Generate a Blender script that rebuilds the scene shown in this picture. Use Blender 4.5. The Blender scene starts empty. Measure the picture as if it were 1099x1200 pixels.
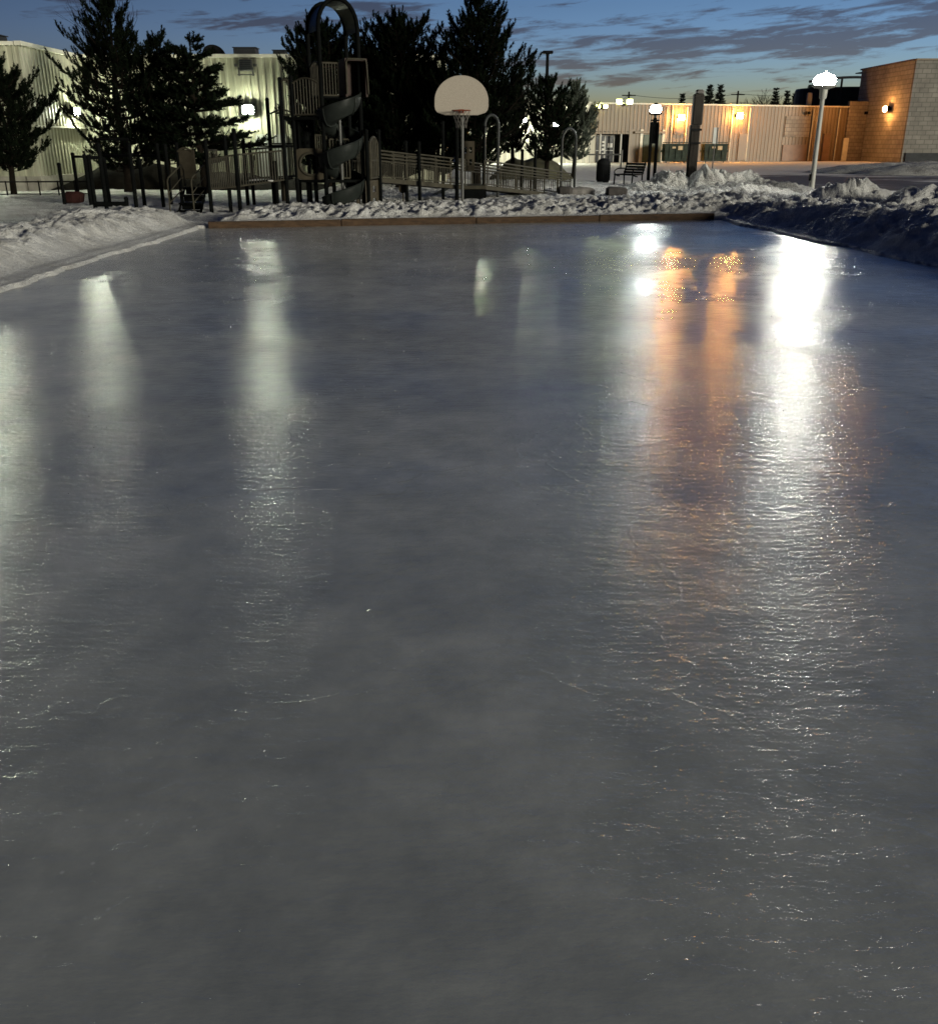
import bpy, math, random
import numpy as np
from mathutils import Vector, noise as mnoise
random.seed(7)
R = math.radians
sc = bpy.context.scene
col = sc.collection
# ------------------------------------------------------------------ camera
CAMZ = 1.65; PITCH = R(21.44); F = 1100.0
cth, sth = math.cos(PITCH), math.sin(PITCH)
cam = bpy.data.cameras.new('camera'); camo = bpy.data.objects.new('camera', cam); col.objects.link(camo)
camo.location = (0, 0, CAMZ); camo.rotation_euler = (math.pi/2 - PITCH, 0, 0)
cam.sensor_fit = 'HORIZONTAL'; cam.sensor_width = 36; cam.lens = 36*F/1099; cam.clip_end = 3000
sc.camera = camo
def ray(px, py):
    x = (px-549.5)/F; v = (600-py)/F
    return (x, cth+v*sth, -sth+v*cth)
def at(px, py, Y):
    d = ray(px, py); t = Y/d[1]
    return Vector((d[0]*t, Y, CAMZ+d[2]*t))
def gnd(px, py, z=0.0):
    d = ray(px, py); t = (z-CAMZ)/d[2]
    return Vector((d[0]*t, d[1]*t, z))
# ------------------------------------------------------------------ materials
def mat(name):
    m = bpy.data.materials.new(name); m.use_nodes = True
    nt = m.node_tree; return m, nt, nt.nodes['Principled BSDF']
def N(nt, typ, **kw):
    n = nt.nodes.new(typ)
    for k, v in kw.items():
        if k.startswith('in_'):
            n.inputs[k[3:].replace('_', ' ')].default_value = v
        else: setattr(n, k, v)
    return n
def ramp(nt, src, stops, interp='LINEAR'):
    n = nt.nodes.new('ShaderNodeValToRGB'); n.color_ramp.interpolation = interp
    cr = n.color_ramp
    while len(cr.elements) < len(stops): cr.elements.new(.5)
    for e, (p, c) in zip(cr.elements, stops):
        e.position = p; e.color = (c, c, c, 1) if isinstance(c, (int, float)) else (*c, 1)
    nt.links.new(src, n.inputs[0]); return n
def nz(nt, vec, scale, detail=4, rough=.55):
    n = nt.nodes.new('ShaderNodeTexNoise'); n.inputs['Scale'].default_value = scale
    n.inputs['Detail'].default_value = detail; n.inputs['Roughness'].default_value = rough
    if vec is not None: nt.links.new(vec, n.inputs['Vector'])
    return n
def mapping(nt, scale=(1, 1, 1), rot=(0, 0, 0), src='Object'):
    tc = nt.nodes.new('ShaderNodeTexCoord'); mp = nt.nodes.new('ShaderNodeMapping')
    mp.inputs['Scale'].default_value = scale; mp.inputs['Rotation'].default_value = rot
    nt.links.new(tc.outputs[src], mp.inputs['Vector']); return mp.outputs[0]
def math_n(nt, op, a, b=None, clamp=False):
    n = nt.nodes.new('ShaderNodeMath'); n.operation = op; n.use_clamp = clamp
    for i, v in enumerate((a, b)):
        if v is None: continue
        if isinstance(v, (int, float)): n.inputs[i].default_value = v
        else: nt.links.new(v, n.inputs[i])
    return n.outputs[0]
def bump(nt, bsdf, h, strength, dist, prev=None):
    b = nt.nodes.new('ShaderNodeBump'); b.inputs['Strength'].default_value = strength
    b.inputs['Distance'].default_value = dist; nt.links.new(h, b.inputs['Height'])
    if prev is not None: nt.links.new(prev, b.inputs['Normal'])
    if bsdf is not None: nt.links.new(b.outputs[0], bsdf.inputs['Normal'])
    return b.outputs[0]
def weathered(name, c, rough=.6, var=.25, scale=3.0, metal=0.0, b=.0, stretch=(1, 1, 1)):
    m, nt, p = mat(name)
    p.inputs['Specular IOR Level'].default_value = .03 if max(c) < .02 else .1 if max(c) < .05 else .3
    v = mapping(nt, stretch)
    n = nz(nt, v, scale, 5, .6)
    lo = tuple(x*(1-var) for x in c); hi = tuple(min(1, x*(1+var)) for x in c)
    r = ramp(nt, n.outputs['Fac'], [(.3, lo), (.7, hi)])
    nt.links.new(r.outputs[0], p.inputs['Base Color'])
    p.inputs['Roughness'].default_value = rough; p.inputs['Metallic'].default_value = metal
    if b:
        n2 = nz(nt, v, scale*8, 4, .6); bump(nt, p, n2.outputs['Fac'], b, .02)
    return m
def emit(name, c, s):
    m = bpy.data.materials.new(name); m.use_nodes = True; nt = m.node_tree; nt.nodes.clear()
    e = nt.nodes.new('ShaderNodeEmission'); o = nt.nodes.new('ShaderNodeOutputMaterial')
    e.inputs[0].default_value = (*c, 1); e.inputs[1].default_value = s
    nt.links.new(e.outputs[0], o.inputs[0]); return m
# snow
def snow_mat(name, c_lo, c_hi, fine=60):
    m, nt, p = mat(name)
    v = mapping(nt)
    n = nz(nt, v, .9, 6, .6); n2 = nz(nt, v, 7, 6, .7)
    mx = math_n(nt, 'ADD', math_n(nt, 'MULTIPLY', n.outputs['Fac'], .6), math_n(nt, 'MULTIPLY', n2.outputs['Fac'], .4))
    r = ramp(nt, mx, [(.36, c_lo), (.56, c_hi)])
    nt.links.new(r.outputs[0], p.inputs['Base Color'])
    p.inputs['Roughness'].default_value = .65
    a = nz(nt, v, 11, 8, .72); b_ = nz(nt, v, fine, 5, .7)
    b1 = bump(nt, None, a.outputs['Fac'], 1.0, .16)
    bump(nt, p, b_.outputs['Fac'], .7, .02, b1)
    return m
M = {}
M['snow'] = snow_mat('snow', (.56, .54, .50), (.88, .87, .84))
M['snow_darkened'] = snow_mat('darkened_snow', (.20, .19, .175), (.52, .51, .48))  # snow darkened in colour for the pile's shaded near side
M['snow_path'] = snow_mat('packed_snow', (.55, .55, .54), (.74, .74, .74), 90)
# ice
def ice_mat():
    m, nt, p = mat('rink_ice')
    v = mapping(nt)
    cl = nz(nt, v, .33, 6, .6); c2 = nz(nt, v, 3.2, 6, .65)
    mx = math_n(nt, 'ADD', math_n(nt, 'MULTIPLY', cl.outputs['Fac'], .65), math_n(nt, 'MULTIPLY', c2.outputs['Fac'], .35))
    r = ramp(nt, mx, [(.34, (.29, .305, .30)), (.5, (.50, .51, .465)), (.66, (.76, .757, .68))])
    # fine pale specks frozen in
    vo = N(nt, 'ShaderNodeTexVoronoi', feature='F1'); vo.inputs['Scale'].default_value = 16; nt.links.new(v, vo.inputs['Vector'])
    sp = ramp(nt, vo.outputs['Distance'], [(.03, 1.0), (.12, 0.0)])
    spm = nz(nt, v, 1.3, 2, .5); spr = ramp(nt, spm.outputs['Fac'], [(.52, 0.0), (.62, 1.0)])
    spf = math_n(nt, 'MULTIPLY', sp.outputs[0], spr.outputs[0])
    mixc = N(nt, 'ShaderNodeMix', data_type='RGBA')
    nt.links.new(math_n(nt, 'MULTIPLY', spf, .55), mixc.inputs[0]); nt.links.new(r.outputs[0], mixc.inputs[6])
    mixc.inputs[7].default_value = (.85, .85, .82, 1)
    nt.links.new(mixc.outputs[2], p.inputs['Base Color'])
    # milky body under a clear wet-looking skin: the skin alone carries the fine relief
    p.inputs['Roughness'].default_value = .9; p.inputs['Specular IOR Level'].default_value = 0.0
    p.inputs['Coat Weight'].default_value = 1.0; p.inputs['Coat IOR'].default_value = 1.31
    v2 = mapping(nt, (.32, .8, 1), (0, 0, R(8)))
    rz = nz(nt, v2, .5, 4, .6)
    rr = ramp(nt, rz.outputs['Fac'], [(.38, .115), (.50, .13), (.62, .155)])
    nt.links.new(rr.outputs[0], p.inputs['Coat Roughness'])
    w = nz(nt, mapping(nt, (.35, 1.1, 1)), .9, 3, .5)
    rp = nz(nt, mapping(nt, (.8, 2.0, 1), (0, 0, R(-6))), 7.0, 5, .6)
    g = nz(nt, mapping(nt, (.8, 1.8, 1)), 13, 4, .6)
    gz = nz(nt, v2, .6, 4, .6); gm = ramp(nt, gz.outputs['Fac'], [(.36, .40), (.60, 1.0)])
    cr = N(nt, 'ShaderNodeTexVoronoi', feature='DISTANCE_TO_EDGE'); cr.inputs['Scale'].default_value = .55
    cw = nz(nt, v, 1.1, 4, .6); cmx = N(nt, 'ShaderNodeVectorMath', operation='ADD'); nt.links.new(v, cmx.inputs[0])
    csc = N(nt, 'ShaderNodeVectorMath', operation='SCALE'); csc.inputs['Scale'].default_value = 1.3; nt.links.new(cw.outputs['Color'], csc.inputs[0]); nt.links.new(csc.outputs[0], cmx.inputs[1])
    nt.links.new(cmx.outputs[0], cr.inputs['Vector'])
    ck = ramp(nt, cr.outputs['Distance'], [(.0, 1.0), (.012, .0)])
    b1 = bump(nt, None, w.outputs['Fac'], .5, .002)
    lg = nz(nt, mapping(nt, (.45, 1.9, 1), (0, 0, R(4))), 2.4, 3, .6); b1 = bump(nt, None, lg.outputs['Fac'], .8, .004, b1)
    b2 = bump(nt, None, math_n(nt, 'MULTIPLY', rp.outputs['Fac'], gm.outputs[0]), .9, .015, b1)
    b2 = bump(nt, None, ck.outputs[0], .35, .006, b2)
    b3 = bump(nt, None, math_n(nt, 'MULTIPLY', g.outputs['Fac'], gm.outputs[0]), .95, .0120, b2)
    gg = nz(nt, v, 60, 3, .6); b3 = bump(nt, None, gg.outputs['Fac'], .6, .0012, b3)
    nt.links.new(b3, p.inputs['Coat Normal'])
    d1 = bump(nt, None, math_n(nt, 'MULTIPLY', rp.outputs['Fac'], gm.outputs[0]), .07, .02)
    bump(nt, p, math_n(nt, 'MULTIPLY', g.outputs['Fac'], gm.outputs[0]), .07, .008, d1)
    return m
M['ice'] = ice_mat()
# asphalt with packed snow
def lot_mat():
    m, nt, p = mat('snowy_asphalt')
    v = mapping(nt, (.35, 1, 1)); n = nz(nt, v, .30, 6, .65)
    tc = nt.nodes.new('ShaderNodeTexCoord'); sx = nt.nodes.new('ShaderNodeSeparateXYZ'); nt.links.new(tc.outputs['Object'], sx.inputs[0])
    mr = N(nt, 'ShaderNodeMapRange'); mr.inputs[1].default_value = 52; mr.inputs[2].default_value = 66; mr.inputs[3].default_value = -.10; mr.inputs[4].default_value = .22
    nt.links.new(sx.outputs['Y'], mr.inputs[0])
    mx_ = N(nt, 'ShaderNodeMapRange'); mx_.inputs[1].default_value = 8; mx_.inputs[2].default_value = 16; mx_.inputs[3].default_value = .25; mx_.inputs[4].default_value = 0.0
    nt.links.new(sx.outputs['X'], mx_.inputs[0])
    s = math_n(nt, 'ADD', math_n(nt, 'ADD', n.outputs['Fac'], mr.outputs[0]), mx_.outputs[0])
    f = ramp(nt, s, [(.47, 0.0), (.53, 1.0)])
    n2 = nz(nt, mapping(nt), 3, 6, .7)
    ca = ramp(nt, n2.outputs['Fac'], [(.3, (.030, .028, .027)), (.7, (.06, .057, .055))])
    cs = ramp(nt, n2.outputs['Fac'], [(.3, (.50, .47, .44)), (.7, (.76, .74, .72))])
    mc = N(nt, 'ShaderNodeMix', data_type='RGBA'); nt.links.new(f.outputs[0], mc.inputs[0]); nt.links.new(ca.outputs[0], mc.inputs[6]); nt.links.new(cs.outputs[0], mc.inputs[7])
    nt.links.new(mc.outputs[2], p.inputs['Base Color'])
    rr = ramp(nt, f.outputs[0], [(0, .7), (1, .8)]); nt.links.new(rr.outputs[0], p.inputs['Roughness'])
    bump(nt, p, math_n(nt, 'ADD', n2.outputs['Fac'], f.outputs[0]), .6, .06)
    return m
M['lot'] = lot_mat()
# sheet-metal cladding: streaks of dirt run down
def cladding(name, c, rough=.5):
    m, nt, p = mat(name)
    v = mapping(nt, (1.5, 1.5, .18)); n = nz(nt, v, 2.2, 6, .65); n2 = nz(nt, mapping(nt), .35, 3, .5)
    s = math_n(nt, 'ADD', math_n(nt, 'MULTIPLY', n.outputs['Fac'], .7), math_n(nt, 'MULTIPLY', n2.outputs['Fac'], .3))
    r = ramp(nt, s, [(.32, tuple(x*.72 for x in c)), (.55, c), (.75, tuple(min(1, x*1.12) for x in c))])
    nt.links.new(r.outputs[0], p.inputs['Base Color']); p.inputs['Roughness'].default_value = rough
    return m
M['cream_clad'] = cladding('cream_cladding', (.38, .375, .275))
M['tan_clad'] = cladding('tan_cladding', (.145, .102, .055))
M['white_clad'] = cladding('white_cladding', (.62, .60, .50))
M['shaded_clad'] = cladding('shaded_cladding', (.22, .21, .15))  # cream cladding darkened, the side wall's shade put into the colour
def block_mat(name, c, bw=.8, bh=.4, axis='x'):
    m, nt, p = mat(name)
    tc = nt.nodes.new('ShaderNodeTexCoord'); sx = nt.nodes.new('ShaderNodeSeparateXYZ'); nt.links.new(tc.outputs['Object'], sx.inputs[0])
    cx = nt.nodes.new('ShaderNodeCombineXYZ')
    nt.links.new(math_n(nt, 'ADD', sx.outputs['X'], sx.outputs['Y']), cx.inputs[0]); nt.links.new(sx.outputs['Z'], cx.inputs[1])
    b = nt.nodes.new('ShaderNodeTexBrick'); nt.links.new(cx.outputs[0], b.inputs['Vector'])
    b.inputs['Color1'].default_value = (*c, 1); b.inputs['Color2'].default_value = (*[x*.78 for x in c], 1); b.inputs['Mortar'].default_value = (*[x*.5 for x in c], 1)
    b.inputs['Scale'].default_value = 1; b.inputs['Mortar Size'].default_value = .03; b.inputs['Brick Width'].default_value = bw; b.inputs['Row Height'].default_value = bh
    n = nz(nt, tc.outputs['Object'], .8, 6, .65)
    r = ramp(nt, n.outputs['Fac'], [(.3, .7), (.7, 1.15)])
    mc = N(nt, 'ShaderNodeMix', data_type='RGBA', blend_type='MULTIPLY'); mc.inputs[0].default_value = 1
    nt.links.new(b.outputs['Color'], mc.inputs[6]); nt.links.new(r.outputs[0], mc.inputs[7])
    nt.links.new(mc.outputs[2], p.inputs['Base Color']); p.inputs['Roughness'].default_value = .85
    bump(nt, p, b.outputs['Fac'], -.6, .04)
    return m
M['block'] = block_mat('split_face_block', (.20, .185, .16))  # front wall's block, darkened in colour against the strong low light
M['block3'] = block_mat('lightened_block', (.42, .38, .32))  # side wall's block, the light it lacks put into a paler colour
M['block2'] = block_mat('painted_block', (.27, .235, .19), .7, .35)
M['green_post'] = weathered('dark_green_powder_coat', (.0035, .004, .0038), .8, .3, 6)
M['dark_metal'] = weathered('dark_painted_steel', (.006, .0063, .0066), .75, .3, 6)
M['tan_plastic'] = weathered('tan_plastic', (.045, .038, .026), .6, .25, 4)
M['teal_plastic'] = weathered('teal_plastic', (.017, .020, .018), .4, .3, 3)
M['maroon'] = weathered('brown_plastic', (.025, .012, .008), .5, .3, 4)
M['tan_metal'] = weathered('tan_painted_rail', (.042, .038, .027), .6, .25, 6)
M['galv'] = weathered('galvanised_steel', (.085, .085, .08), .55, .2, 12, .3)
M['arch_metal'] = weathered('arch_steel', (.028, .030, .029), .4, .2, 8)
M['white_paint'] = weathered('white_painted_steel', (.36, .36, .33), .5, .15, 5, 0, .05, (1, 1, .3))
M['notice_white'] = weathered('notice_card', (.6, .6, .56), .8, .1, 5)
M['board_white'] = weathered('white_backboard', (.37, .325, .27), .75, .13, 55, 0, .3)
M['orange_rim'] = weathered('orange_rim', (.16, .035, .015), .6, .2, 8)
M['net'] = weathered('net_cord', (.12, .11, .10), .9, .2, 20)
M['wood_board'] = weathered('weathered_lumber', (.055, .032, .017), .85, .45, 4, 0, .4, (.5, 6, 6))
M['pole_wood'] = weathered('creosoted_timber', (.018, .016, .014), .9, .4, 5, 0, .5, (3, 3, .3))
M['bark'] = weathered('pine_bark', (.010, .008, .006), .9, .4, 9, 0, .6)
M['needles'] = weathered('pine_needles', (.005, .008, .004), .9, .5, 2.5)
M['needles_pale'] = weathered('lit_spruce_needles', (.075, .088, .065), .7, .4, 2.5)  # lamplight on the spruce put into the colour as paler needles
M['far_tree'] = weathered('distant_conifer', (.018, .024, .018), .8, .4, 1)
M['roof_dark'] = weathered('dark_roof_metal', (.03, .032, .035), .5, .3, 2)
M['trim'] = weathered('roof_trim', (.60, .58, .48), .5, .15, 2)
M['glass'] = weathered('dark_glass', (.02, .022, .025), .12, .2, 2)
M['green_door'] = weathered('green_steel_door', (.055, .080, .055), .5, .25, 2)
M['door_brown'] = weathered('brown_steel_door', (.16, .10, .065), .5, .2, 2)
M['dumpster'] = weathered('dumpster_green', (.035, .045, .035), .55, .4, 2.5, 0, .2)
M['sticker'] = weathered('sticker_paper', (.55, .42, .25), .7, .3, 6)
M['rock'] = weathered('granite_block', (.16, .15, .14), .9, .4, 3, 0, .7)
M['rock_dark'] = weathered('dark_stone', (.05, .045, .042), .9, .4, 3, 0, .7)
M['red_stone'] = weathered('red_brown_stone', (.035, .014, .012), .9, .4, 4, 0, .5)
M['earth'] = weathered('frozen_earth', (.012, .0105, .008), .95, .5, 1.5, 0, .8)
M['dead_grass'] = weathered('dull_winter_grass', (.05, .048, .028), .95, .5, 2, 0, .8)
M['concrete'] = weathered('concrete_base', (.30, .28, .24), .85, .3, 2, 0, .3)
# lamps
M['cool'] = emit('flood_lamp', (.93, 1.0, .76), 560)
M['white_l'] = emit('street_globe', (1.0, .98, .86), 660)
M['white_l2'] = emit('path_lantern', (.94, 1.0, .92), 320)
M['orange_l'] = emit('sodium_lamp', (1.0, .42, .09), 560)
M['orange_l2'] = emit('deep_sodium_lamp', (1.0, .42, .11), 520)
M['yellow_l'] = emit('roof_flood_lamp', (.90, 1.0, .30), 30)
M['tiny_l'] = emit('tiny_lamp', (1.0, .75, .45), 30)
# ------------------------------------------------------------------ mesh builder
class MB:
    def __init__(s): s.v = []; s.f = []
    def add(s, vs, fs):
        b = len(s.v); s.v += [tuple(x) for x in vs]; s.f += [tuple(b+i for i in f) for f in fs]
    def box(s, c, d, rz=0, taper=1.0):
        ca, sa = math.cos(rz), math.sin(rz); vs = []
        for z in (-1, 1):
            k = taper if z > 0 else 1
            for x, y in ((-1, -1), (1, -1), (1, 1), (-1, 1)):
                X, Y = x*d[0]/2*k, y*d[1]/2*k
                vs.append((c[0]+X*ca-Y*sa, c[1]+X*sa+Y*ca, c[2]+z*d[2]/2))
        s.add(vs, [(3, 2, 1, 0), (4, 5, 6, 7), (0, 1, 5, 4), (1, 2, 6, 5), (2, 3, 7, 6), (3, 0, 4, 7)])
    def bev(s, c, d, b, rz=0):
        """box with chamfered edges"""
        ca, sa = math.cos(rz), math.sin(rz); b = min(b, min(d)/2.2); vs = []; L = []
        hx, hy, hz = d[0]/2, d[1]/2, d[2]/2
        for z, k in ((-hz, b), (-hz+b, 0), (hz-b, 0), (hz, b)):
            for x, y in ((-hx+k+b, -hy+k), (hx-k-b, -hy+k), (hx-k, -hy+k+b), (hx-k, hy-k-b), (hx-k-b, hy-k), (-hx+k+b, hy-k), (-hx+k, hy-k-b), (-hx+k, -hy+k+b)):
                vs.append((c[0]+x*ca-y*sa, c[1]+x*sa+y*ca, c[2]+z))
        fs = [tuple(range(7, -1, -1)), tuple(range(24, 32))]
        for r in range(3):
            for i in range(8): fs.append((r*8+i, r*8+(i+1) % 8, (r+1)*8+(i+1) % 8, (r+1)*8+i))
        s.add(vs, fs)
    def tube(s, pts, r, n=8, cap=True):
        pts = [Vector(p) for p in pts]; rs = r if isinstance(r, (list, tuple)) else [r]*len(pts)
        vs = []; prev = None
        for i, p in enumerate(pts):
            t = (pts[min(i+1, len(pts)-1)]-pts[max(i-1, 0)])
            if t.length < 1e-7: t = Vector((0, 0, 1))
            t.normalize()
            if prev is None: a = t.orthogonal().normalized()
            else:
                a = prev-t*prev.dot(t)
                a = t.orthogonal().normalized() if a.length < 1e-5 else a.normalized()
            prev = a; b = t.cross(a)
            for k in range(n):
                an = 2*math.pi*k/n; vs.append(p+(a*math.cos(an)+b*math.sin(an))*rs[i])
        fs = []
        for i in range(len(pts)-1):
            for k in range(n): fs.append((i*n+k, i*n+(k+1) % n, (i+1)*n+(k+1) % n, (i+1)*n+k))
        if cap: fs.append(tuple(range(n-1, -1, -1))); fs.append(tuple((len(pts)-1)*n+k for k in range(n)))
        s.add(vs, fs)
    def lathe(s, c, prof, n=20, axis=None):
        """prof = [(r, z)]"""
        vs = []
        for r, z in prof:
            for k in range(n):
                a = 2*math.pi*k/n; vs.append((c[0]+r*math.cos(a), c[1]+r*math.sin(a), c[2]+z))
        fs = []
        for i in range(len(prof)-1):
            for k in range(n): fs.append((i*n+k, i*n+(k+1) % n, (i+1)*n+(k+1) % n, (i+1)*n+k))
        fs.append(tuple(range(n-1, -1, -1))); fs.append(tuple((len(prof)-1)*n+k for k in range(n)))
        s.add(vs, fs)
    def prism(s, poly, y0, y1, M3=None):
        """poly [(x,z)] extruded along y"""
        n = len(poly); vs = [(x, y0, z) for x, z in poly]+[(x, y1, z) for x, z in poly]
        if M3: vs = [M3(v) for v in vs]
        fs = [tuple(range(n)), tuple(range(2*n-1, n-1, -1))]+[(i, n+i, n+(i+1) % n, (i+1) % n) for i in range(n)]
        s.add(vs, fs)
    def build(s, name, m, parent=None, smooth=False):
        off = Vector(parent['_o']) if parent is not None else Vector((0, 0, 0))
        me = bpy.data.meshes.new(name); me.from_pydata([tuple(Vector(v)-off) for v in s.v], [], s.f); me.update()
        me.materials.append(m if not isinstance(m, str) else M[m])
        if smooth:
            me.polygons.foreach_set('use_smooth', [True]*len(me.polygons))
            try: me.set_sharp_from_angle(angle=R(40))
            except Exception: pass
        o = bpy.data.objects.new(name, me); col.objects.link(o)
        if parent is not None:
            o.parent = parent; o['_o'] = parent['_o']
        return o
def tag(o, label=None, cat=None, group=None, kind=None):
    if label: o['label'] = label
    if cat: o['category'] = cat
    if group: o['group'] = group
    if kind: o['kind'] = kind
    return o
def thing(name, loc, label, cat, group=None):
    o = bpy.data.objects.new(name, None); col.objects.link(o); o.location = loc; o['_o'] = tuple(loc)
    o.empty_display_size = .2
    return tag(o, label, cat, group)
def children(o): return [c for c in bpy.data.objects if c.parent == o]
# ------------------------------------------------------------------ noise for terrain
def vnoise(x, y, seed):
    xi = np.floor(x).astype(np.int64); yi = np.floor(y).astype(np.int64); xf = x-xi; yf = y-yi
    def h(a, b):
        n = (a*374761393+b*668265263+seed*1442695041) & 0xffffffff
        n = ((n ^ (n >> 13))*1274126177) & 0xffffffff
        return ((n ^ (n >> 16)) & 0xffff)/65535.0
    u = xf*xf*xf*(xf*(xf*6-15)+10); v = yf*yf*yf*(yf*(yf*6-15)+10)
    return (h(xi, yi)*(1-u)+h(xi+1, yi)*u)*(1-v)+(h(xi, yi+1)*(1-u)+h(xi+1, yi+1)*u)*v
def fbm(x, y, s, seed, oct=4, g=.5):
    t = 0; a = 1; tot = 0
    for i in range(oct):
        c, sn = math.cos(.7*i), math.sin(.7*i)
        t = t+a*(vnoise((x*c-y*sn)*s+17.3*i, (x*sn+y*c)*s-9.1*i, seed+i)*2-1); tot += a; a *= g; s *= 2.07
    return t/tot
def billow(x, y, s, seed, oct=4, g=.55):
    t = 0; a = 1; tot = 0
    for i in range(oct):
        c, sn = math.cos(.7*i), math.sin(.7*i)
        t = t+a*(1-np.abs(vnoise((x*c-y*sn)*s+3.3*i, (x*sn+y*c)*s+5.7*i, seed+i)*2-1)); tot += a; a *= g; s *= 2.1
    return t/tot
def chunk(x, y, s, seed):
    x = x*s; y = y*s; xi = np.floor(x).astype(np.int64); yi = np.floor(y).astype(np.int64)
    best = np.full(x.shape, 9.0); val = np.zeros(x.shape)
    for dx in (-1, 0, 1):
        for dy in (-1, 0, 1):
            a, b = xi+dx, yi+dy
            def h(k):
                n = (a*374761393+b*668265263+(seed+k)*1442695041) & 0xffffffff
                n = ((n ^ (n >> 13))*1274126177) & 0xffffffff
                return ((n ^ (n >> 16)) & 0xffff)/65535.0
            d = np.maximum(np.abs(x-a-h(1)), np.abs(y-b-h(2)))*.6+.4*np.hypot(x-a-h(1), y-b-h(2)); m = d < best
            best = np.where(m, d, best); val = np.where(m, h(3), val)
    return np.clip((val-.35)*1.6, 0, 1)*np.clip((.52-best)*4.5, 0, 1)
def sm(a, b, x):
    t = np.clip((x-a)/(b-a), 0, 1); return t*t*(3-2*t)
def far_y(x): return 20.4+(x+5.5)*2.5/11.2
def right_x(y): return 5.75+(22.9-y)*.102
MOUNDS = [(10.2, 26.6, .66, 1.3, .8), (11.9, 24.6, .60, 1.7, .9), (13.4, 23.0, .50, 1.8, 1.0), (16.0, 22.0, .5, 2.0, 1.2),
          (7.3, 36.5, .62, .8, 1.0), (8.6, 36.2, .78, .7, .9), (9.5, 36.6, .70, .7, .9), (10.3, 35.6, .5, .8, 1.2), (6.3, 35.0, .3, 1.2, 1.3),
          (9.0, 33.5, .35, 1.8, 1.6), (12.3, 31.0, .16, 2.0, 3.0), (8.2, 29.0, .28, 1.6, 1.8), (7.9, 37.4, .66, 1.0, .8), (9.1, 37.2, .82, 1.0, .8), (10.1, 36.9, .62, .8, .9), (6.6, 36.6, .40, 1.0, 1.0), (10.9, 34.6, .34, 1.2, 1.2)]
def H(x, y):
    warp = fbm(x, y, .8, 3, 3)*.22
    dl = -5.62-x+warp*.6; df = y-far_y(x)-.10; dr = x-right_x(y)+warp*.8
    n1 = fbm(x, y, 1.1, 11, 5, .58); n2 = billow(x, y, 2.3, 23, 4, .6)-.55; n3 = fbm(x, y, 6.5, 31, 3, .6)
    ck = .75*chunk(x+warp, y-warp, 3.1, 5)+.55*chunk(x-warp*.6, y+warp, 6.3, 9)
    base = .05+.035*fbm(x, y, .25, 5, 3)+(.10*n2+.05*ck)*sm(22, 24, y)*(1-.5*sm(30, 34, y))+.012*n3
    # left bank
    endl = 1-sm(20.6, 22.0, y)
    pl = sm(-.02, .25, dl)*.07+sm(.30, .95, dl)*.29
    pl = pl*(1-sm(1.7, 3.6, dl)*.78)
    left = (pl+sm(.3, 1.0, dl)*(1-sm(2.2, 4, dl))*(.08*n1+.17*n2+.05*n3+.06*ck))*endl+(1-endl)*.05*sm(-.02, .25, dl)
    # far bank
    gapl = sm(-5.9, -4.8, x+.35*warp)*(1-sm(3.5, 8, x)*.0)
    pf = .13+sm(0, .9, df)*.09*(1-sm(1.6, 3.4, df)*.75)+sm(1.5, 7.5, x)*sm(.2, 1.6, df)*.16*(1-sm(4, 8, df))
    farb = pf*gapl+(sm(.04, .5, df)*(1-sm(3.2, 6, df)*.55))*(.06*n1+.27*n2+.06*n3+.085*ck)*gapl
    # right bank
    kr = .33+.15*(1-sm(17.5, 23.0, y))+.06*fbm(x*0, y, .55, 61, 2)
    pr = sm(-.03, 1.25, dr)*kr*(1-sm(1.9, 5.0, dr)*.62)*(1-sm(23.2, 27.0, y)*.75)
    diag = billow(x*.8+y*.55, y*.8-x*.55, .75, 41, 3, .5)-.55
    right = pr+sm(.08, .6, dr)*(1-sm(4.5, 7, dr)*.7)*(.08*n1+.30*diag+.18*n2+.05*n3+.05*ck)*(1-sm(25, 28, y)*.4)
    m = 0*x
    for mx, my, mh, sx, sy in MOUNDS:
        g = np.exp(-((((x+warp*.9-mx)/sx)**2+((y-my)/sy)**2)**1.35)*.8); m = np.maximum(m, g*(mh*(.92+.35*n1+.7*n2+.1*n3)+.10*ck))
    # lot side: snow ends in a ragged edge
    lot = sm(.0, .9, (y-36.2)+1.6*fbm(x, y, .45, 71, 3)-1.2*sm(9, 4, x)*4)*sm(9.8, 11.2, x+.6*warp)
    out_l = sm(-.02, .02, dl); out_f = sm(-.02, .02, df); out_r = sm(-.02, .02, dr)
    z = base*1.0
    z = np.maximum(z, left*out_l); z = np.maximum(z, farb*out_f*(dr < 1.5)); z = np.maximum(z, right*out_r)
    z = np.maximum(z, m)
    inside = (dl < 0) & (df < 0) & (dr < 0)
    # inside the rink the sheet dips below the ice
    din = np.minimum(np.minimum(-dl, -df), -dr)
    z = np.where(inside, -.02-.25*np.clip(din, 0, .6), z)
    # blend near the edge so snow feathers onto the ice
    eL = (dl > -.02) & (dl < .1) & (df < 0)
    z = z-lot*(z+.12)*(m < .12)
    return z
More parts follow.
